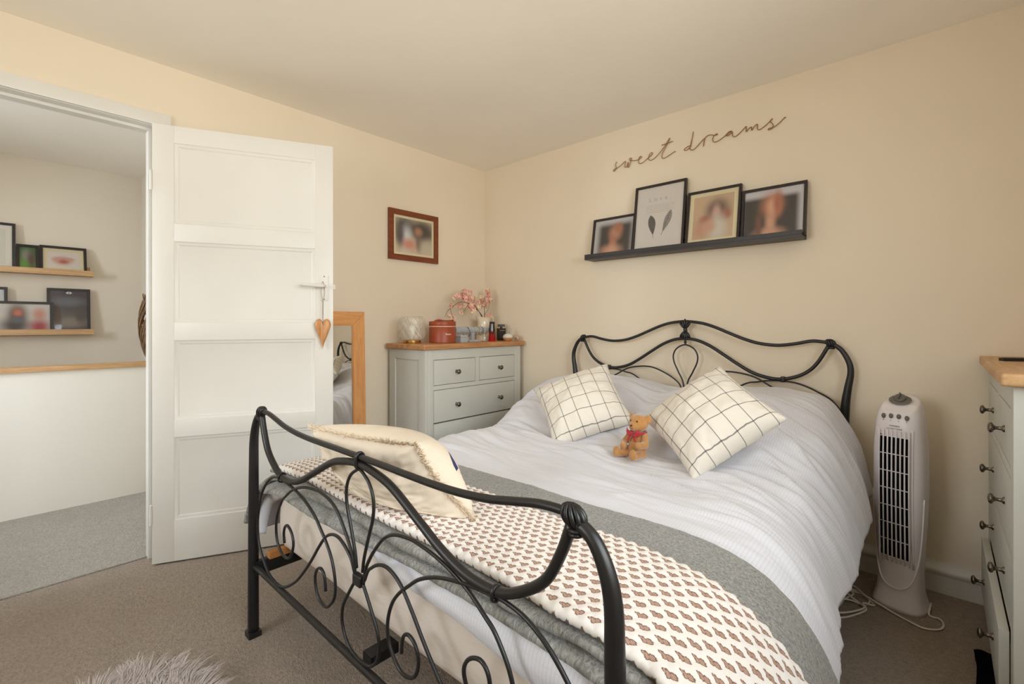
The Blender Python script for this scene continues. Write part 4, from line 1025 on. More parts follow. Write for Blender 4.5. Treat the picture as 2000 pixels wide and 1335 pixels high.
# local: faces +x, left arm +y; seat at z=0
mb = MB()
def L_(a, b_, r0, r1, n=5):
    a, b_ = Vector(a), Vector(b_)
    for i in range(n):
        t = i / (n - 1); r = r0 + (r1 - r0) * t; p = a.lerp(b_, t); mb.ell(p, (r, r, r), seg=12, rings=8)
mb.ell((-0.004, 0, 0.042), (0.031, 0.034, 0.044)); mb.ell((-0.004, 0, 0.070), (0.024, 0.027, 0.030)); mb.ell((0.006, 0, 0.034), (0.028, 0.030, 0.032))
mb.ell((0.000, 0, 0.124), (0.032, 0.036, 0.032)); mb.ell((0.021, 0, 0.113), (0.021, 0.020, 0.018)); mb.ell((0.032, 0, 0.112), (0.011, 0.0125, 0.011))
for s_ in (-1, 1):
    mb.ell((-0.005, 0.035 * s_, 0.142), (0.007, 0.0135, 0.0155), E_((0, 0, 0.5 * s_)))
L_((-0.002, 0.028, 0.080), (0.016, 0.046, 0.055), 0.0135, 0.0120); L_((0.016, 0.046, 0.055), (0.048, 0.040, 0.052), 0.0120, 0.0125)
L_((-0.002, -0.028, 0.080), (0.016, -0.046, 0.050), 0.0135, 0.0120); L_((0.016, -0.046, 0.050), (0.044, -0.026, 0.040), 0.0120, 0.0125)
for s_ in (-1, 1):
    L_((0.002, 0.024 * s_, 0.018), (0.060, 0.034 * s_, 0.014), 0.0175, 0.0125, 7); mb.ell((0.070, 0.035 * s_, 0.021), (0.011, 0.0135, 0.020))
body = mb.build('bear_body', M['bear'], tb, smooth=True)
md = body.modifiers.new('fuse', 'REMESH'); md.mode = 'VOXEL'; md.voxel_size = 0.0022; md.use_smooth_shade = True
md = body.modifiers.new('soften', 'SMOOTH'); md.iterations = 4
for s_ in (-1, 1): MB().ell((0.0275, 0.0135 * s_, 0.132), (0.0030, 0.0032, 0.0032), seg=10, rings=8).build('eye', M['bear_eye'], tb, smooth=True)
MB().ell((0.0425, 0, 0.1160), (0.0032, 0.0050, 0.0040), seg=10, rings=8).build('nose', M['bear_nose'], tb, smooth=True)
MB().tube(catmull([(0.0405, -0.007, 0.1075), (0.0425, 0, 0.1055), (0.0405, 0.007, 0.1075)], 4), 0.0008, 5).build('mouth', M['bear_nose'], tb)
bow = MB().tube([(0.027 * math.cos(a) - 0.001, 0.027 * math.sin(a), 0.092 - 0.004 * math.cos(a)) for a in np.linspace(0, 2 * math.pi, 28, endpoint=False)], 0.0052, 8, True).build('ribbon', M['ribbon'], tb, smooth=True)
mb = MB()
for s_ in (-1, 1):
    P_ = np.zeros((9, 5, 3))
    for i in range(9):
        t = i / 8
        for j in range(5):
            w_ = (j / 4 - 0.5) * (0.010 + 0.018 * t); P_[i, j] = (0.031 + 0.007 * math.sin(t * math.pi) + 0.002 * math.sin(j * 2.2 + t * 3), s_ * (0.002 + 0.026 * t), 0.088 + w_ + 0.004 * t)
    idx = np.arange(45).reshape(9, 5); mb.raw([tuple(p) for p in P_.reshape(-1, 3)], [(int(idx[i, j]), int(idx[i + 1, j]), int(idx[i + 1, j + 1]), int(idx[i, j + 1])) for i in range(8) for j in range(4)])
    P_ = np.zeros((7, 4, 3))
    for i in range(7):
        t = i / 6
        for j in range(4): P_[i, j] = (0.032 + 0.006 * t + 0.0015 * math.sin(j * 2 + i), s_ * (0.003 + 0.014 * t) + (j / 3 - 0.5) * (0.008 + 0.006 * t), 0.086 - 0.024 * t)
    idx = np.arange(28).reshape(7, 4); mb.raw([tuple(p) for p in P_.reshape(-1, 3)], [(int(idx[i, j]), int(idx[i + 1, j]), int(idx[i + 1, j + 1]), int(idx[i, j + 1])) for i in range(6) for j in range(3)])
mb.ell((0.033, 0, 0.088), (0.0055, 0.0055, 0.0065), seg=10, rings=8)
o = mb.build('bow', M['ribbon'], tb, smooth=True); md = o.modifiers.new('t', 'SOLIDIFY'); md.thickness = 0.0014
# ================================================================== TOWER FAN
fan = thing('tower_fan', 'white tower fan with grey dial standing on the carpet by the bed', 'fan', (2.372, 0.118, 0), (0, 0, R(-103)))
def fprof(z):
    w = np.interp(z, [0, .02, .06, .12, .2, .32, .45, .6, .7, .76, .80, .815], [.086, .080, .070, .066, .069, .076, .081, .080, .074, .067, .058, .045])
    d = np.interp(z, [0, .02, .06, .12, .2, .32, .45, .6, .7, .76, .80, .815], [.088, .082, .068, .064, .066, .070, .073, .072, .068, .063, .056, .043])
    return w, d
def ffront(x, z, e=3.0):
    w, d = fprof(z); return -d * (1 - min(0.999, abs(x / w)) ** e) ** (1 / e)
mb = MB(); gz0, gz1, gw = 0.195, 0.655, 0.046
rings = list(np.linspace(0, .10, 8)) + [.13, .165] + list(np.linspace(gz0, gz1, 17)) + [.68, .70, .72, .74, .76, .775, .79, .80, .808]; seg = 48; v = []; f = []; KF = 36
for z in rings:
    w, d = fprof(z)
    for k in range(seg):
        a = 2 * math.pi * k / seg; c_, s_ = math.cos(a), math.sin(a); e = 2 / 3.0
        zz = z - (0.062 * max(0, (z - 0.70) / 0.11) * (0.5 - 0.5 * s_) if z > .70 else 0)
        x_, y_ = w * math.copysign(abs(c_) ** e, c_), d * math.copysign(abs(s_) ** e, s_)
        if abs(k - KF) == 3 and gz0 - 0.001 <= z <= gz1 + 0.001: x_ = math.copysign(gw, k - KF); y_ = ffront(x_, z)
        v.append((x_, y_, zz))
f = [(i * seg + k, i * seg + (k + 1) % seg, (i + 1) * seg + (k + 1) % seg, (i + 1) * seg + k) for i in range(len(rings) - 1) for k in range(seg) if not (KF - 3 <= k < KF + 3 and gz0 - 0.001 <= rings[i] < gz1 - 0.001)]
# domed cap
top = [v[(len(rings) - 1) * seg + k] for k in range(seg)]; cx = np.mean(top, 0)
for t, dz in ((0.75, 0.004), (0.45, 0.0065), (0.15, 0.0075)):
    v += [tuple(cx + (np.array(p) - cx) * t + np.array([0, 0, dz])) for p in top]
nr = len(rings)
for i in range(nr - 1, nr + 2): f += [(i * seg + k, i * seg + (k + 1) % seg, (i + 1) * seg + (k + 1) % seg, (i + 1) * seg + k) for k in range(seg)]
f += [tuple(range(seg))[::-1], tuple((nr + 2) * seg + k for k in range(seg))]
mb.raw(v, f).build('body', M['fan'], fan, smooth=True)
mb = MB()                                             # duct walls behind the opening
mb.box(-gw - 0.004, -gw, ffront(gw, gz0) + 0.006, 0.030, gz0 - 0.004, gz1 + 0.004); mb.box(gw, gw + 0.004, ffront(gw, gz0) + 0.006, 0.030, gz0 - 0.004, gz1 + 0.004)
mb.box(-gw, gw, ffront(0, gz0) + 0.004, 0.030, gz0 - 0.004, gz0); mb.box(-gw, gw, ffront(0, gz1) + 0.004, 0.030, gz1, gz1 + 0.004); mb.box(-gw, gw, 0.026, 0.030, gz0, gz1)
mb.build('air_duct', M['black'], fan)
mb = MB(); mb.lathe([(0.026, gz0 + 0.004), (0.026, gz1 - 0.004)], 20, (0, -0.014, 0))
for k in range(20):
    a_ = 2 * math.pi * k / 20; c_, s_ = math.cos(a_), math.sin(a_)
    mb.raw([(0.026 * c_, -0.014 + 0.026 * s_, gz0 + 0.004), (0.036 * math.cos(a_ + 0.2), -0.014 + 0.036 * math.sin(a_ + 0.2), gz0 + 0.004), (0.036 * math.cos(a_ + 0.2), -0.014 + 0.036 * math.sin(a_ + 0.2), gz1 - 0.004), (0.026 * c_, -0.014 + 0.026 * s_, gz1 - 0.004)], [(0, 1, 2, 3)])
mb.build('impeller', M['black'], fan)
for i in range(8):
    x = -gw + i * 2 * gw / 7
    MB().tube([(x, ffront(0, z) - 0.005, z) for z in np.linspace(gz0 - 0.018, gz1 + 0.024, 14)], 0.0028, 6).build('grille_slat', M['fan'], fan, smooth=True)
for i in range(8):
    z = gz0 + i * (gz1 - gz0) / 7
    MB().tube([(-gw, ffront(0, z) - 0.0035, z), (gw, ffront(0, z) - 0.0035, z)], 0.0020, 6).build('grille_crossbar', M['fan'], fan, smooth=True)
for x in (-gw - 0.007, gw + 0.007):
    MB().tube([(x, ffront(x, z) - 0.001, z) for z in np.linspace(gz0 - 0.03, gz1 + 0.03, 14)], 0.0035, 6).build('grille_rim', M['fan'], fan, smooth=True)
U_ = [(-.0785, .43), (-.0735, .31), (-.0665, .21), (-.057, .145), (-.042, .102), (-.020, .083), (0, .079), (.020, .083), (.042, .102), (.057, .145), (.0665, .21), (.0735, .31), (.0785, .43)]
MB().tube([(x, ffront(x, z) - 0.0022, z) for x, z in [(p[0], p[1]) for p in catmull(U_, 5)]], 0.0032, 6).build('front_trim', mat('fan_white_trim', S(234, 230, 228), 0.35), fan, smooth=True)
dial = MB(); dial.lathe([(0.0, 0.004), (0.020, 0.0038), (0.033, 0.002), (0.036, 0.0)], 28, (0, 0, 0), 1.0, 0.72, closed=True)
dial = dial.build('dial_plate', M['fan_grey'], fan, smooth=True); dial.location = (0.0, -0.008, 0.790); dial.rotation_euler = (R(40), 0, 0)
MB().lathe([(0.019, 0.0), (0.019, 0.006), (0.016, 0.009), (0.004, 0.010)], 20, (0, 0.004, 0.004)).build('dial', M['fan_grey'], dial, angle=40)
MB().box(-0.0025, 0.0025, -0.010, 0.018, 0.012, 0.024, 0.002).build('dial_pointer', M['fan_grey'], dial, angle=40)
for i in range(4):
    x = -0.036 + i * 0.024; z = 0.733 - (0.003 if i in (0, 3) else 0)
    b_ = MB(); b_.ell((0, 0, 0), (0.0068, 0.004, 0.0098), seg=14, rings=10); b_ = b_.build('button', M['fan_grey'], fan, smooth=True)
    b_.location = (x, ffront(x, z) - 0.001, z)
    text_mesh('button_number', '0123'[i], 0.008, M['ink2'], fan, Matrix.Translation((x, ffront(x, 0.713) - 0.0015, 0.713)) @ Matrix.Rotation(R(90), 4, 'X'))
text_mesh('warning_print', 'WARNING!', 0.0064, M['ink2'], fan, Matrix.Translation((0, ffront(0, 0.692) - 0.0025, 0.694)) @ Matrix.Rotation(R(86), 4, 'X'))
text_mesh('warning_print', 'DO NOT COVER', 0.0064, M['ink2'], fan, Matrix.Translation((0, ffront(0, 0.682) - 0.0025, 0.683)) @ Matrix.Rotation(R(86), 4, 'X'))
def tolocal(t, pts):
    a = -t.rotation_euler.z; c_, s_ = math.cos(a), math.sin(a); L = t.location
    return [((p[0] - L.x) * c_ - (p[1] - L.y) * s_, (p[0] - L.x) * s_ + (p[1] - L.y) * c_, (p[2] if len(p) > 2 else 0.005) - L.z) for p in pts]
cord = [(2.40, 0.03, 0.02), (2.332, 0.035), (2.325, 0.007), (2.295, -0.004), (2.254, 0.002), (2.228, 0.024), (2.218, 0.054), (2.236, 0.095), (2.260, 0.137, 0.006), (2.278, 0.178, 0.0125), (2.308, 0.222, 0.0140), (2.346, 0.250, 0.0140), (2.362, 0.270, 0.0140), (2.345, 0.298, 0.0140), (2.30, 0.345, 0.0135), (2.2, 0.42)]
MB().tube(catmull(tolocal(fan, cord), 6), 0.0034, 8).build('power_cord', M['cable'], fan, smooth=True)
cab = thing('extension_cable', 'coil of white cable lying on the carpet between fan and bed', 'cable', (2.22, 0.27, 0))
for pts in ([(2.06, 0.36), (2.114, 0.312), (2.186, 0.29), (2.229, 0.281, 0.012), (2.300, 0.262, 0.006), (2.326, 0.272, 0.006), (2.330, 0.296), (2.3, 0.321), (2.223, 0.333), (2.184, 0.315, 0.010), (2.215, 0.284, 0.016), (2.240, 0.259, 0.010), (2.244, 0.222), (2.286, 0.208), (2.322, 0.222), (2.346, 0.244), (2.346, 0.276), (2.330, 0.318), (2.3, 0.40)],
            [(2.02, 0.37), (2.06, 0.316), (2.089, 0.278), (2.129, 0.248), (2.2, 0.211, 0.010), (2.232, 0.222, 0.018), (2.266, 0.192, 0.006), (2.304, 0.213), (2.330, 0.238), (2.332, 0.264), (2.318, 0.312), (2.27, 0.40)],
            [(2.05, 0.355, 0.011), (2.10, 0.300, 0.011), (2.13, 0.262, 0.012), (2.195, 0.218, 0.016), (2.236, 0.230, 0.010), (2.255, 0.262, 0.016), (2.296, 0.296, 0.020)]):
    MB().tube(catmull(tolocal(cab, pts), 6), 0.0034, 8).build('cable_run', M['cable'], cab, smooth=True)

# ================================================================== THINGS ON THE CHEST
ZT = 0.962
# glass lamp
lamp = thing('table_lamp', 'round swirled glass lamp with brass base on the grey chest', 'lamp', (1.765, 2.47, ZT))
MB().lathe([(0.054, 0), (0.055, 0.002), (0.055, 0.018), (0.053, 0.020)], 40).build('brass_base', M['brass'], lamp, angle=40)
pr = catmull([(0.048, 0.020), (0.068, 0.024), (0.082, 0.038), (0.0855, 0.06), (0.086, 0.098), (0.0845, 0.135), (0.078, 0.156), (0.062, 0.168), (0.044, 0.170)], 6)
ns = 64; P_ = np.zeros((ns + 1, len(pr), 3)); UVs = np.zeros((ns + 1, len(pr), 2))
for i in range(ns + 1):
    a = 2 * math.pi * i / ns
    for j, (r, z) in enumerate(pr): P_[i, j] = (r * math.cos(a), r * math.sin(a), z); UVs[i, j] = (i / ns * 2.2, z / 0.17)
grid_mesh('glass_shade', P_, UVs, M['lampglass'], lamp)
MB().lathe([(0.012, 0.02), (0.012, 0.045), (0.014, 0.05), (0.024, 0.075), (0.026, 0.092), (0.020, 0.108), (0.006, 0.116)], 20).build('bulb', mat('frosted_bulb', S(240, 236, 226), 0.3), lamp, smooth=True)
# tan leather case
case = thing('vanity_case', 'round tan leather case with pale band and lid handle', 'case', (1.953, 2.40, ZT))
MB().lathe([(0.083, 0), (0.087, 0.003), (0.0865, 0.100), (0.084, 0.103)], 48).build('case_body', M['leather'], case, angle=50)
MB().lathe([(0.0872, 0.103), (0.088, 0.104), (0.088, 0.108), (0.0872, 0.109)], 48).build('band', M['stripe_tan'], case, angle=40)
lid = MB().lathe([(0.086, 0.109), (0.087, 0.111), (0.087, 0.134), (0.084, 0.139), (0.05, 0.141), (0.01, 0.142)], 48).build('lid', M['leather'], case, angle=50)
P_ = catmull([(-0.075, -0.01, 0.140), (-0.05, -0.01, 0.146), (0, -0.01, 0.141), (0.045, -0.01, 0.142), (0.07, -0.01, 0.145)], 6)
mb = MB(); mb.tube(P_, 0.0065, 8); bmesh.ops.scale(mb.bm, vec=(1, 2.0, 1), verts=mb.bm.verts); mb.build('handle_strap', M['leather'], lid, smooth=True)
mb_ = text_mesh('gold_lettering', 'Beam', 0.017, M['white_ink'], case, Matrix.Rotation(R(-14), 4, 'Z') @ Matrix.Translation((0, -0.0872, 0.052)) @ Matrix.Rotation(R(90), 4, 'X'))
# bracelet stand, bracelets, small velvet box and card
bs = thing('bracelet_stand', 'grey velvet T-bar bracelet stand behind the tan case', 'jewellery stand', (2.235, 2.422, ZT))
MB().lathe([(0.001, -0.16), (0.021, -0.158), (0.023, -0.154), (0.023, 0.142), (0.021, 0.146), (0.001, 0.148)], 24, (0, 0, 0.079), axis='X').build('roll', M['velvet'], bs, angle=50)
MB().box(-0.014, 0.014, -0.012, 0.012, 0.010, 0.060, 0.002).build('post', M['velvet'], bs, angle=40)
MB().box(-0.055, 0.055, -0.035, 0.035, 0, 0.010, 0.003).build('base', M['velvet'], bs, angle=40)
for i, (dx, mt, rr, th, dr, lab) in enumerate(((-0.052, 'darkbead', 0.034, 0.0040, 0.012, 'dark beaded bracelet with gold charms'), (0.012, 'chrome', 0.031, 0.0012, 0.007, 'thin silver bangle with one drop'), (0.048, 'gold', 0.030, 0.0013, 0.006, 'thin gold bangle'),
                                 (0.078, 'darkbead', 0.0295, 0.0014, 0.006, 'slim dark bangle'), (0.098, 'pearl', 0.031, 0.0016, 0.007, 'slim pale bangle'), (0.125, 'pearl', 0.033, 0.0036, 0.009, 'wide pearl bracelet'))):
    t = thing('bracelet', lab + ' hung on the grey velvet stand', 'bracelet', (2.235 + dx, 2.422, ZT + 0.079), group='bracelets on the velvet stand')
    pts = [(0.004 * math.sin(a * 2 + i), rr * math.cos(a), (rr * math.sin(a)) - dr) for a in np.linspace(0, 2 * math.pi, 36, endpoint=False)]
    if th > 0.003:
        for k in range(0, 36, 2): MB().ell(pts[k], (th * 0.9,) * 3, seg=8, rings=6).build('bead', M[mt], t, smooth=True)
        if mt == 'darkbead':
            for k in range(3): MB().ell((0.005 * (k - 1), -0.006 + 0.006 * k, -rr - dr - 0.008 - 0.004 * (k % 2)), (0.005, 0.004, 0.007), seg=8, rings=6).build('charm', M['gold'], t, smooth=True)
    else:
        MB().tube(pts, th, 6, True).build('band', M[mt], t, smooth=True)
        if i == 1: MB().ell((0.002, -0.004, -rr - dr - 0.006), (0.003, 0.003, 0.006), seg=8, rings=6).build('drop', M['gold'], t, smooth=True)
t = thing('jewellery_box', 'small pale grey jewellery box beside the tan case', 'box', (2.098, 2.375, ZT))
MB().box(-0.032, 0.032, -0.025, 0.025, 0, 0.032, 0.002).build('box_body', M['velvet'], t, angle=40); MB().box(-0.033, 0.033, -0.026, 0.026, 0.033, 0.046, 0.002).build('box_lid', M['velvet'], t, angle=40)
t = thing('earring_card', 'white earring card propped behind the bracelet stand', 'card', (2.275, 2.535, ZT), (R(-8), 0, 0))
MB().box(-0.035, 0.035, 0, 0.002, 0, 0.060).build('card', M['paper'], t)
for dx in (-0.012, 0.012): MB().ell((dx, -0.002, 0.045), (0.003, 0.002, 0.003), seg=8, rings=6).build('earring', M['gold'], t)
# jug
jug = thing('jug', 'cream glazed jug holding blossom branches on the grey chest', 'jug', (2.425, 2.50, ZT))
pr = [(0.0, 0.004), (0.054, 0.0), (0.060, 0.004), (0.059, 0.03), (0.053, 0.075), (0.047, 0.118), (0.045, 0.140), (0.049, 0.160), (0.054, 0.170)]
inn = [(0.051, 0.170), (0.046, 0.158), (0.042, 0.138), (0.044, 0.10), (0.05, 0.03), (0.0, 0.02)]
pf_ = list(catmull(pr, 4)) + list(catmull(inn, 3)); seg = 40; v = []
for r, z in pf_:
    for k in range(seg):
        a = 2 * math.pi * k / seg; sp_ = max(0.0, math.cos(a - math.pi)) ** 6 * max(0, (z - 0.12) / 0.05) * 0.028
        v.append(((r + sp_) * math.cos(a), r * math.sin(a), z + sp_ * 0.3))
f = [(i * seg + k, i * seg + (k + 1) % seg, (i + 1) * seg + (k + 1) % seg, (i + 1) * seg + k) for i in range(len(pf_) - 1) for k in range(seg)]
mb = MB(); mb.raw(v, f).build('jug_body', M['cream_cer'], jug, smooth=True)
MB().tube(catmull([(0.044, 0, 0.148), (0.060, 0, 0.178), (0.085, 0, 0.176), (0.098, 0, 0.148), (0.096, 0, 0.110), (0.076, 0, 0.070), (0.055, 0, 0.055)], 6), [0.0065, 0.0065, 0.006, 0.006, 0.006, 0.0055, 0.006], 10).build('jug_handle', M['cream_cer'], jug, smooth=True)
# blossom
def petal_mesh(nm, m):
    mb = MB(); q = random.Random(nm)
    for k in range(5):
        a = 2 * math.pi * k / 5 + q.random() * 0.2; ca_, sa_ = math.cos(a), math.sin(a); lift = 0.25 + q.random() * 0.35
        pts = [(0.001, 0, 0), (0.007, 0.0052, 0.3), (0.013, 0.0062, 0.75), (0.0165, 0.0, 1.0), (0.013, -0.0062, 0.75), (0.007, -0.0052, 0.3)]
        vv = [(x * ca_ - y * sa_, x * sa_ + y * ca_, x * lift * h + 0.0015 * abs(y) * 300 * 0.01) for x, y, h in pts]; mb.raw(vv, [(0, 1, 2, 3), (0, 3, 4, 5)])
    mb.ell((0, 0, 0.003), (0.0025, 0.0025, 0.003), seg=6, rings=4)
    bmesh.ops.recalc_face_normals(mb.bm, faces=mb.bm.faces); me = bpy.data.meshes.new(nm); mb.bm.to_mesh(me); mb.bm.free(); me.materials.append(m); return me
PET = [petal_mesh('blossom_pink', M['petal']), petal_mesh('blossom_pink_b', M['petal']), petal_mesh('blossom_cream', M['petal2'])]
q = random.Random(4)
def branch(label, stem, twigs, flowers, pink):
    t = thing('blossom_branch', label, 'artificial flower', (2.425, 2.50, ZT + 0.05), group='blossom branches in the jug'); L = np.array(t.location)
    MB().tube(catmull([np.array(p) - L for p in stem], 6), [0.0024, 0.0018, 0.0012], 6).build('stem', M['twig'], t, smooth=True)
    for tw in twigs: MB().tube(catmull([np.array(p) - L for p in tw], 5), [0.0014, 0.0008], 5).build('twig', M['twig'], t, smooth=True)
    for (x, y, z, n, sp_) in flowers:
        for k in range(n):
            o = bpy.data.objects.new('flower', PET[2 if q.random() > pink else q.randrange(2)]); COL.objects.link(o); o.parent = t
            o.location = np.array((x, y, z)) - L + np.array([q.gauss(0, sp_), q.gauss(0, sp_), q.gauss(0, sp_ * 0.8)])
            o.rotation_euler = (q.random() * 6, q.random() * 6, q.random() * 6); o.scale = (0.75 + 0.5 * q.random(),) * 3
branch('long drooping pink blossom branch in the cream jug', [(2.42, 2.50, 1.01), (2.405, 2.49, 1.126), (2.324, 2.47, 1.189), (2.238, 2.46, 1.228), (2.16, 2.46, 1.236), (2.095, 2.46, 1.205), (2.055, 2.47, 1.172), (2.030, 2.47, 1.130)],
       [[(2.238, 2.46, 1.228), (2.20, 2.45, 1.19), (2.175, 2.45, 1.165)], [(2.095, 2.46, 1.205), (2.062, 2.45, 1.228)], [(2.07, 2.46, 1.19), (2.075, 2.45, 1.145), (2.09, 2.45, 1.125)], [(2.324, 2.47, 1.189), (2.28, 2.44, 1.18)]],
       [(2.062, 2.455, 1.205, 4, 0.008), (2.138, 2.45, 1.208, 4, 0.008), (2.17, 2.45, 1.165, 5, 0.008), (2.268, 2.44, 1.185, 8, 0.014), (2.065, 2.46, 1.135, 4, 0.008), (2.09, 2.45, 1.125, 3, 0.006), (2.19, 2.46, 1.215, 3, 0.01), (2.30, 2.45, 1.20, 4, 0.012)], 0.65)
branch('bushy pink blossom branch leaning over the tan case', [(2.425, 2.50, 1.01), (2.405, 2.50, 1.13), (2.35, 2.50, 1.20), (2.276, 2.49, 1.272), (2.20, 2.48, 1.298), (2.14, 2.48, 1.290)],
       [[(2.276, 2.49, 1.272), (2.24, 2.47, 1.245)], [(2.35, 2.50, 1.20), (2.30, 2.49, 1.235)], [(2.20, 2.48, 1.298), (2.17, 2.47, 1.312)]],
       [(2.145, 2.47, 1.285, 6, 0.012), (2.20, 2.46, 1.285, 12, 0.016), (2.235, 2.46, 1.265, 10, 0.016), (2.225, 2.465, 1.305, 8, 0.014), (2.285, 2.47, 1.265, 8, 0.014), (2.31, 2.47, 1.225, 6, 0.012), (2.205, 2.46, 1.255, 6, 0.012), (2.26, 2.46, 1.225, 5, 0.014)], 0.8)
branch('upright pink blossom branch in the cream jug near the corner', [(2.43, 2.50, 1.01), (2.432, 2.50, 1.13), (2.434, 2.505, 1.204), (2.436, 2.51, 1.255), (2.458, 2.51, 1.305), (2.475, 2.51, 1.335)],
       [[(2.434, 2.505, 1.204), (2.462, 2.50, 1.25)], [(2.436, 2.51, 1.24), (2.405, 2.50, 1.275)], [(2.432, 2.5, 1.15), (2.462, 2.49, 1.20), (2.468, 2.49, 1.24)]],
       [(2.470, 2.505, 1.322, 12, 0.013), (2.462, 2.50, 1.295, 8, 0.012), (2.480, 2.50, 1.258, 8, 0.012), (2.410, 2.50, 1.275, 5, 0.012), (2.425, 2.50, 1.240, 6, 0.012), (2.415, 2.50, 1.212, 6, 0.012), (2.455, 2.48, 1.150, 5, 0.011), (2.39, 2.49, 1.25, 4, 0.012)], 0.6)
# bottles and shell
pb = thing('perfume_bottle', 'tall tapered perfume bottle fading from black to red', 'bottle', (2.372, 2.362, ZT), group='perfume bottles')
MB().lathe([(0.001, 0), (0.0245, 0.0), (0.026, 0.002), (0.0225, 0.08), (0.0195, 0.120)], 32).build('bottle_body', M['redblack'], pb, angle=50)
MB().lathe([(0.0195, 0.1205), (0.0187, 0.136), (0.017, 0.138), (0.001, 0.138)], 32).build('cap', M['black'], pb, angle=50)
kb = thing('perfume_bottle', 'square black perfume bottle with clear faceted stopper', 'bottle', (2.522, 2.415, ZT), (0, 0, R(-8)), 'perfume bottles')
MB().box(-0.031, 0.031, -0.016, 0.016, 0, 0.090, 0.003).build('bottle_body', mat('black_glass', S(10, 9, 12), 0.08, coat=0.5), kb, angle=40)
MB().lathe([(0.010, 0.090), (0.010, 0.102)], 16).build('neck', M['black'], kb, angle=40)
MB().box(-0.024, 0.024, -0.015, 0.015, 0.102, 0.120, 0.004).build('stopper', mat('smoky_glass', S(96, 100, 104), 0.08, 0.4), kb, angle=30)
mb = MB(); x = -0.022
for w_ in (0.006, 0.005, 0.006, 0.004, 0.005, 0.006, 0.004): mb.raw([(x, -0.0164, 0.072), (x + w_ - 0.001, -0.0164, 0.072), (x + w_ - 0.001, -0.0164, 0.076), (x, -0.0164, 0.076)], [(0, 1, 2, 3)]); x += w_ + 0.0008
mb.build('label_print', M['petal'], kb)
rb = thing('perfume_bottle', 'small round amber perfume bottle with slim silver stopper', 'bottle', (2.462, 2.292, ZT), group='perfume bottles')
MB().lathe(list(catmull([(0.020, 0), (0.030, 0.010), (0.037, 0.026), (0.034, 0.040), (0.020, 0.050), (0.009, 0.053)], 4)), 28).build('bottle_body', M['amber'], rb, smooth=True)
MB().lathe([(0.009, 0.053), (0.010, 0.056), (0.0055, 0.062), (0.0045, 0.095), (0.003, 0.098)], 16).build('stopper', M['chrome'], rb, angle=50)
sh = thing('seashell', 'small brown and cream spiral seashell at the chest corner', 'shell', (2.527, 2.262, ZT + 0.001))
mb = MB(); pts = []; rad = []
for i in range(70):
    t = i / 69; a = t * 5.2 * math.pi; rr = 0.017 * (1 - t) ** 1.15; pts.append((rr * math.cos(a) - 0.014 + 0.036 * t, rr * math.sin(a), 0.019 + 0.0 * t)); rad.append(0.0165 * (1 - t) ** 0.95 + 0.0012)
pts = [(z_ * 0 + p[0], p[1], p[2] + 0.002) for p, z_ in zip(pts, rad)]
mb.tube([( -0.012 + 0.038 * (i / 69), r_ * 0.95 * math.cos(i / 69 * 5.2 * math.pi), 0.020 - 0.004 * (i / 69) + r_ * 0.95 * math.sin(i / 69 * 5.2 * math.pi)) for i, r_ in enumerate(np.array(rad) * 0.75)], [r * 0.75 for r in rad], 10)
mb.build('shell_body', M['shell'], sh, smooth=True)

# flat dark case on the other chest
bc = thing('black_pouch', 'flat black pouch lying on the oak top of the chest by the fan', 'pouch', (2.30, -0.24, ZT), (0, 0, R(-60)))
MB().prism([(-0.11, -0.012), (0.0, -0.022), (0.12, -0.020), (0.13, 0.020), (0.0, 0.024), (-0.11, 0.010)], 0, 0.010, 'XY').build('pouch_body', M['black'], bc)
MB().tube([(-0.108, 0.0, 0.0105), (0.125, 0.0, 0.0105)], 0.0012, 5).build('zip', M['pewter'], bc)

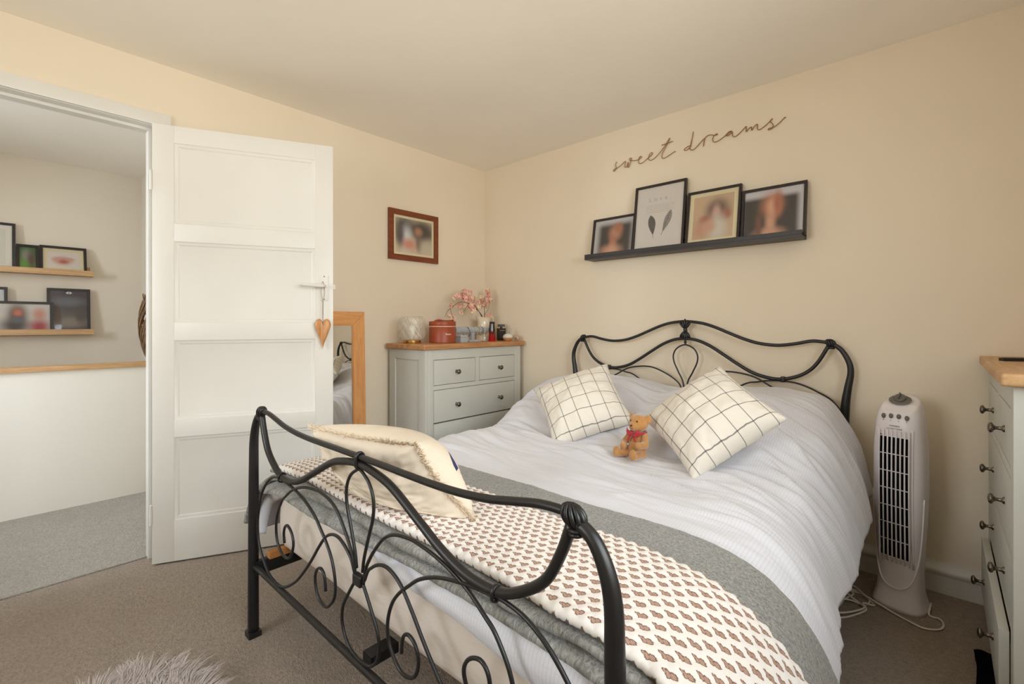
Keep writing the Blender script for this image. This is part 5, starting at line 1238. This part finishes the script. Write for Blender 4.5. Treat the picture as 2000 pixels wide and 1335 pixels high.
# sock on the carpet
n1, n2 = 40, 9; ctr = catmull([(2.165, -0.112), (2.08, -0.116), (1.98, -0.112), (1.90, -0.104), (1.84, -0.096), (1.790, -0.086)], 8)[:n1 + 1]; n1 = len(ctr)
P_ = np.zeros((n1, n2, 3)); UVs = np.zeros((n1, n2, 2)); Tn = np.gradient(ctr, axis=0); Tn /= np.linalg.norm(Tn, axis=1)[:, None]
for i in range(n1):
    w_ = 0.036 * (1 + 0.25 * sstep(0.7, 0.95, i / n1)) * (1 if i < n1 - 4 else 1 - 0.2 * (i - n1 + 4))
    for j in range(n2):
        s_ = j / (n2 - 1) * 2 - 1; nx, ny = -Tn[i][1], Tn[i][0]
        P_[i, j] = (ctr[i][0] + nx * s_ * w_, ctr[i][1] + ny * s_ * w_, 0.0155 + 0.006 * (1 - s_ * s_) + 0.003 * math.sin(i * 0.7 + j)); UVs[i, j] = (i / n1, j / n2)
tag(grid_mesh('sock', P_, UVs, M['sock'], solid=0.010), 'black sock with check pattern lying under the ajar drawer', 'sock')

# shaggy rug
rug = thing('fur_rug', 'pale grey shaggy fur rug on the beige carpet', 'rug', (0.225, 1.53, 0))
cx_, rx_, ry_ = 0, 0.165, 0.265
MB().lathe([(0.001, 0.0), (1.0, 0.0), (1.0, 0.008), (0.9, 0.012), (0.001, 0.012)], 40, (0, 0, 0), rx_, ry_).build('rug_backing', M['fur'], rug)
q = random.Random(21); V_, F_ = [], []
for k in range(9000):
    a = q.random() * 2 * math.pi; rr = math.sqrt(q.random()) * 1.02; x, y = rr * rx_ * math.cos(a), rr * ry_ * math.sin(a)
    ca_ = float(pnoise(x * 14, y * 14)) * 5 + 0.8; L = 0.034 + 0.028 * q.random(); lean = 0.55 + 0.5 * q.random()
    dx, dy = math.cos(ca_) * lean + 0.5 * x / rx_ * rr, math.sin(ca_) * lean + 0.5 * y / ry_ * rr
    p0 = np.array([x, y, 0.010]); p1 = p0 + np.array([dx * L * 0.3, dy * L * 0.3, L * 0.55]); p2 = p0 + np.array([dx * L * 0.75, dy * L * 0.75, L * 0.80]); p3 = p0 + np.array([dx * L * 1.15, dy * L * 1.15, L * 0.82])
    th = q.random() * math.pi; sd_ = np.array([math.cos(th), math.sin(th), 0]); w0 = 0.0016
    b0 = len(V_); V_ += [tuple(p0 - sd_ * w0), tuple(p0 + sd_ * w0), tuple(p1 + sd_ * w0), tuple(p1 - sd_ * w0), tuple(p2 + sd_ * w0 * .7), tuple(p2 - sd_ * w0 * .7), tuple(p3)]
    F_ += [(b0, b0 + 1, b0 + 2, b0 + 3), (b0 + 3, b0 + 2, b0 + 4, b0 + 5), (b0 + 5, b0 + 4, b0 + 6)]
me = bpy.data.meshes.new('fur_pile'); me.from_pydata(V_, [], F_); stuff(link('fur_pile', me, M['fur'], rug, True))
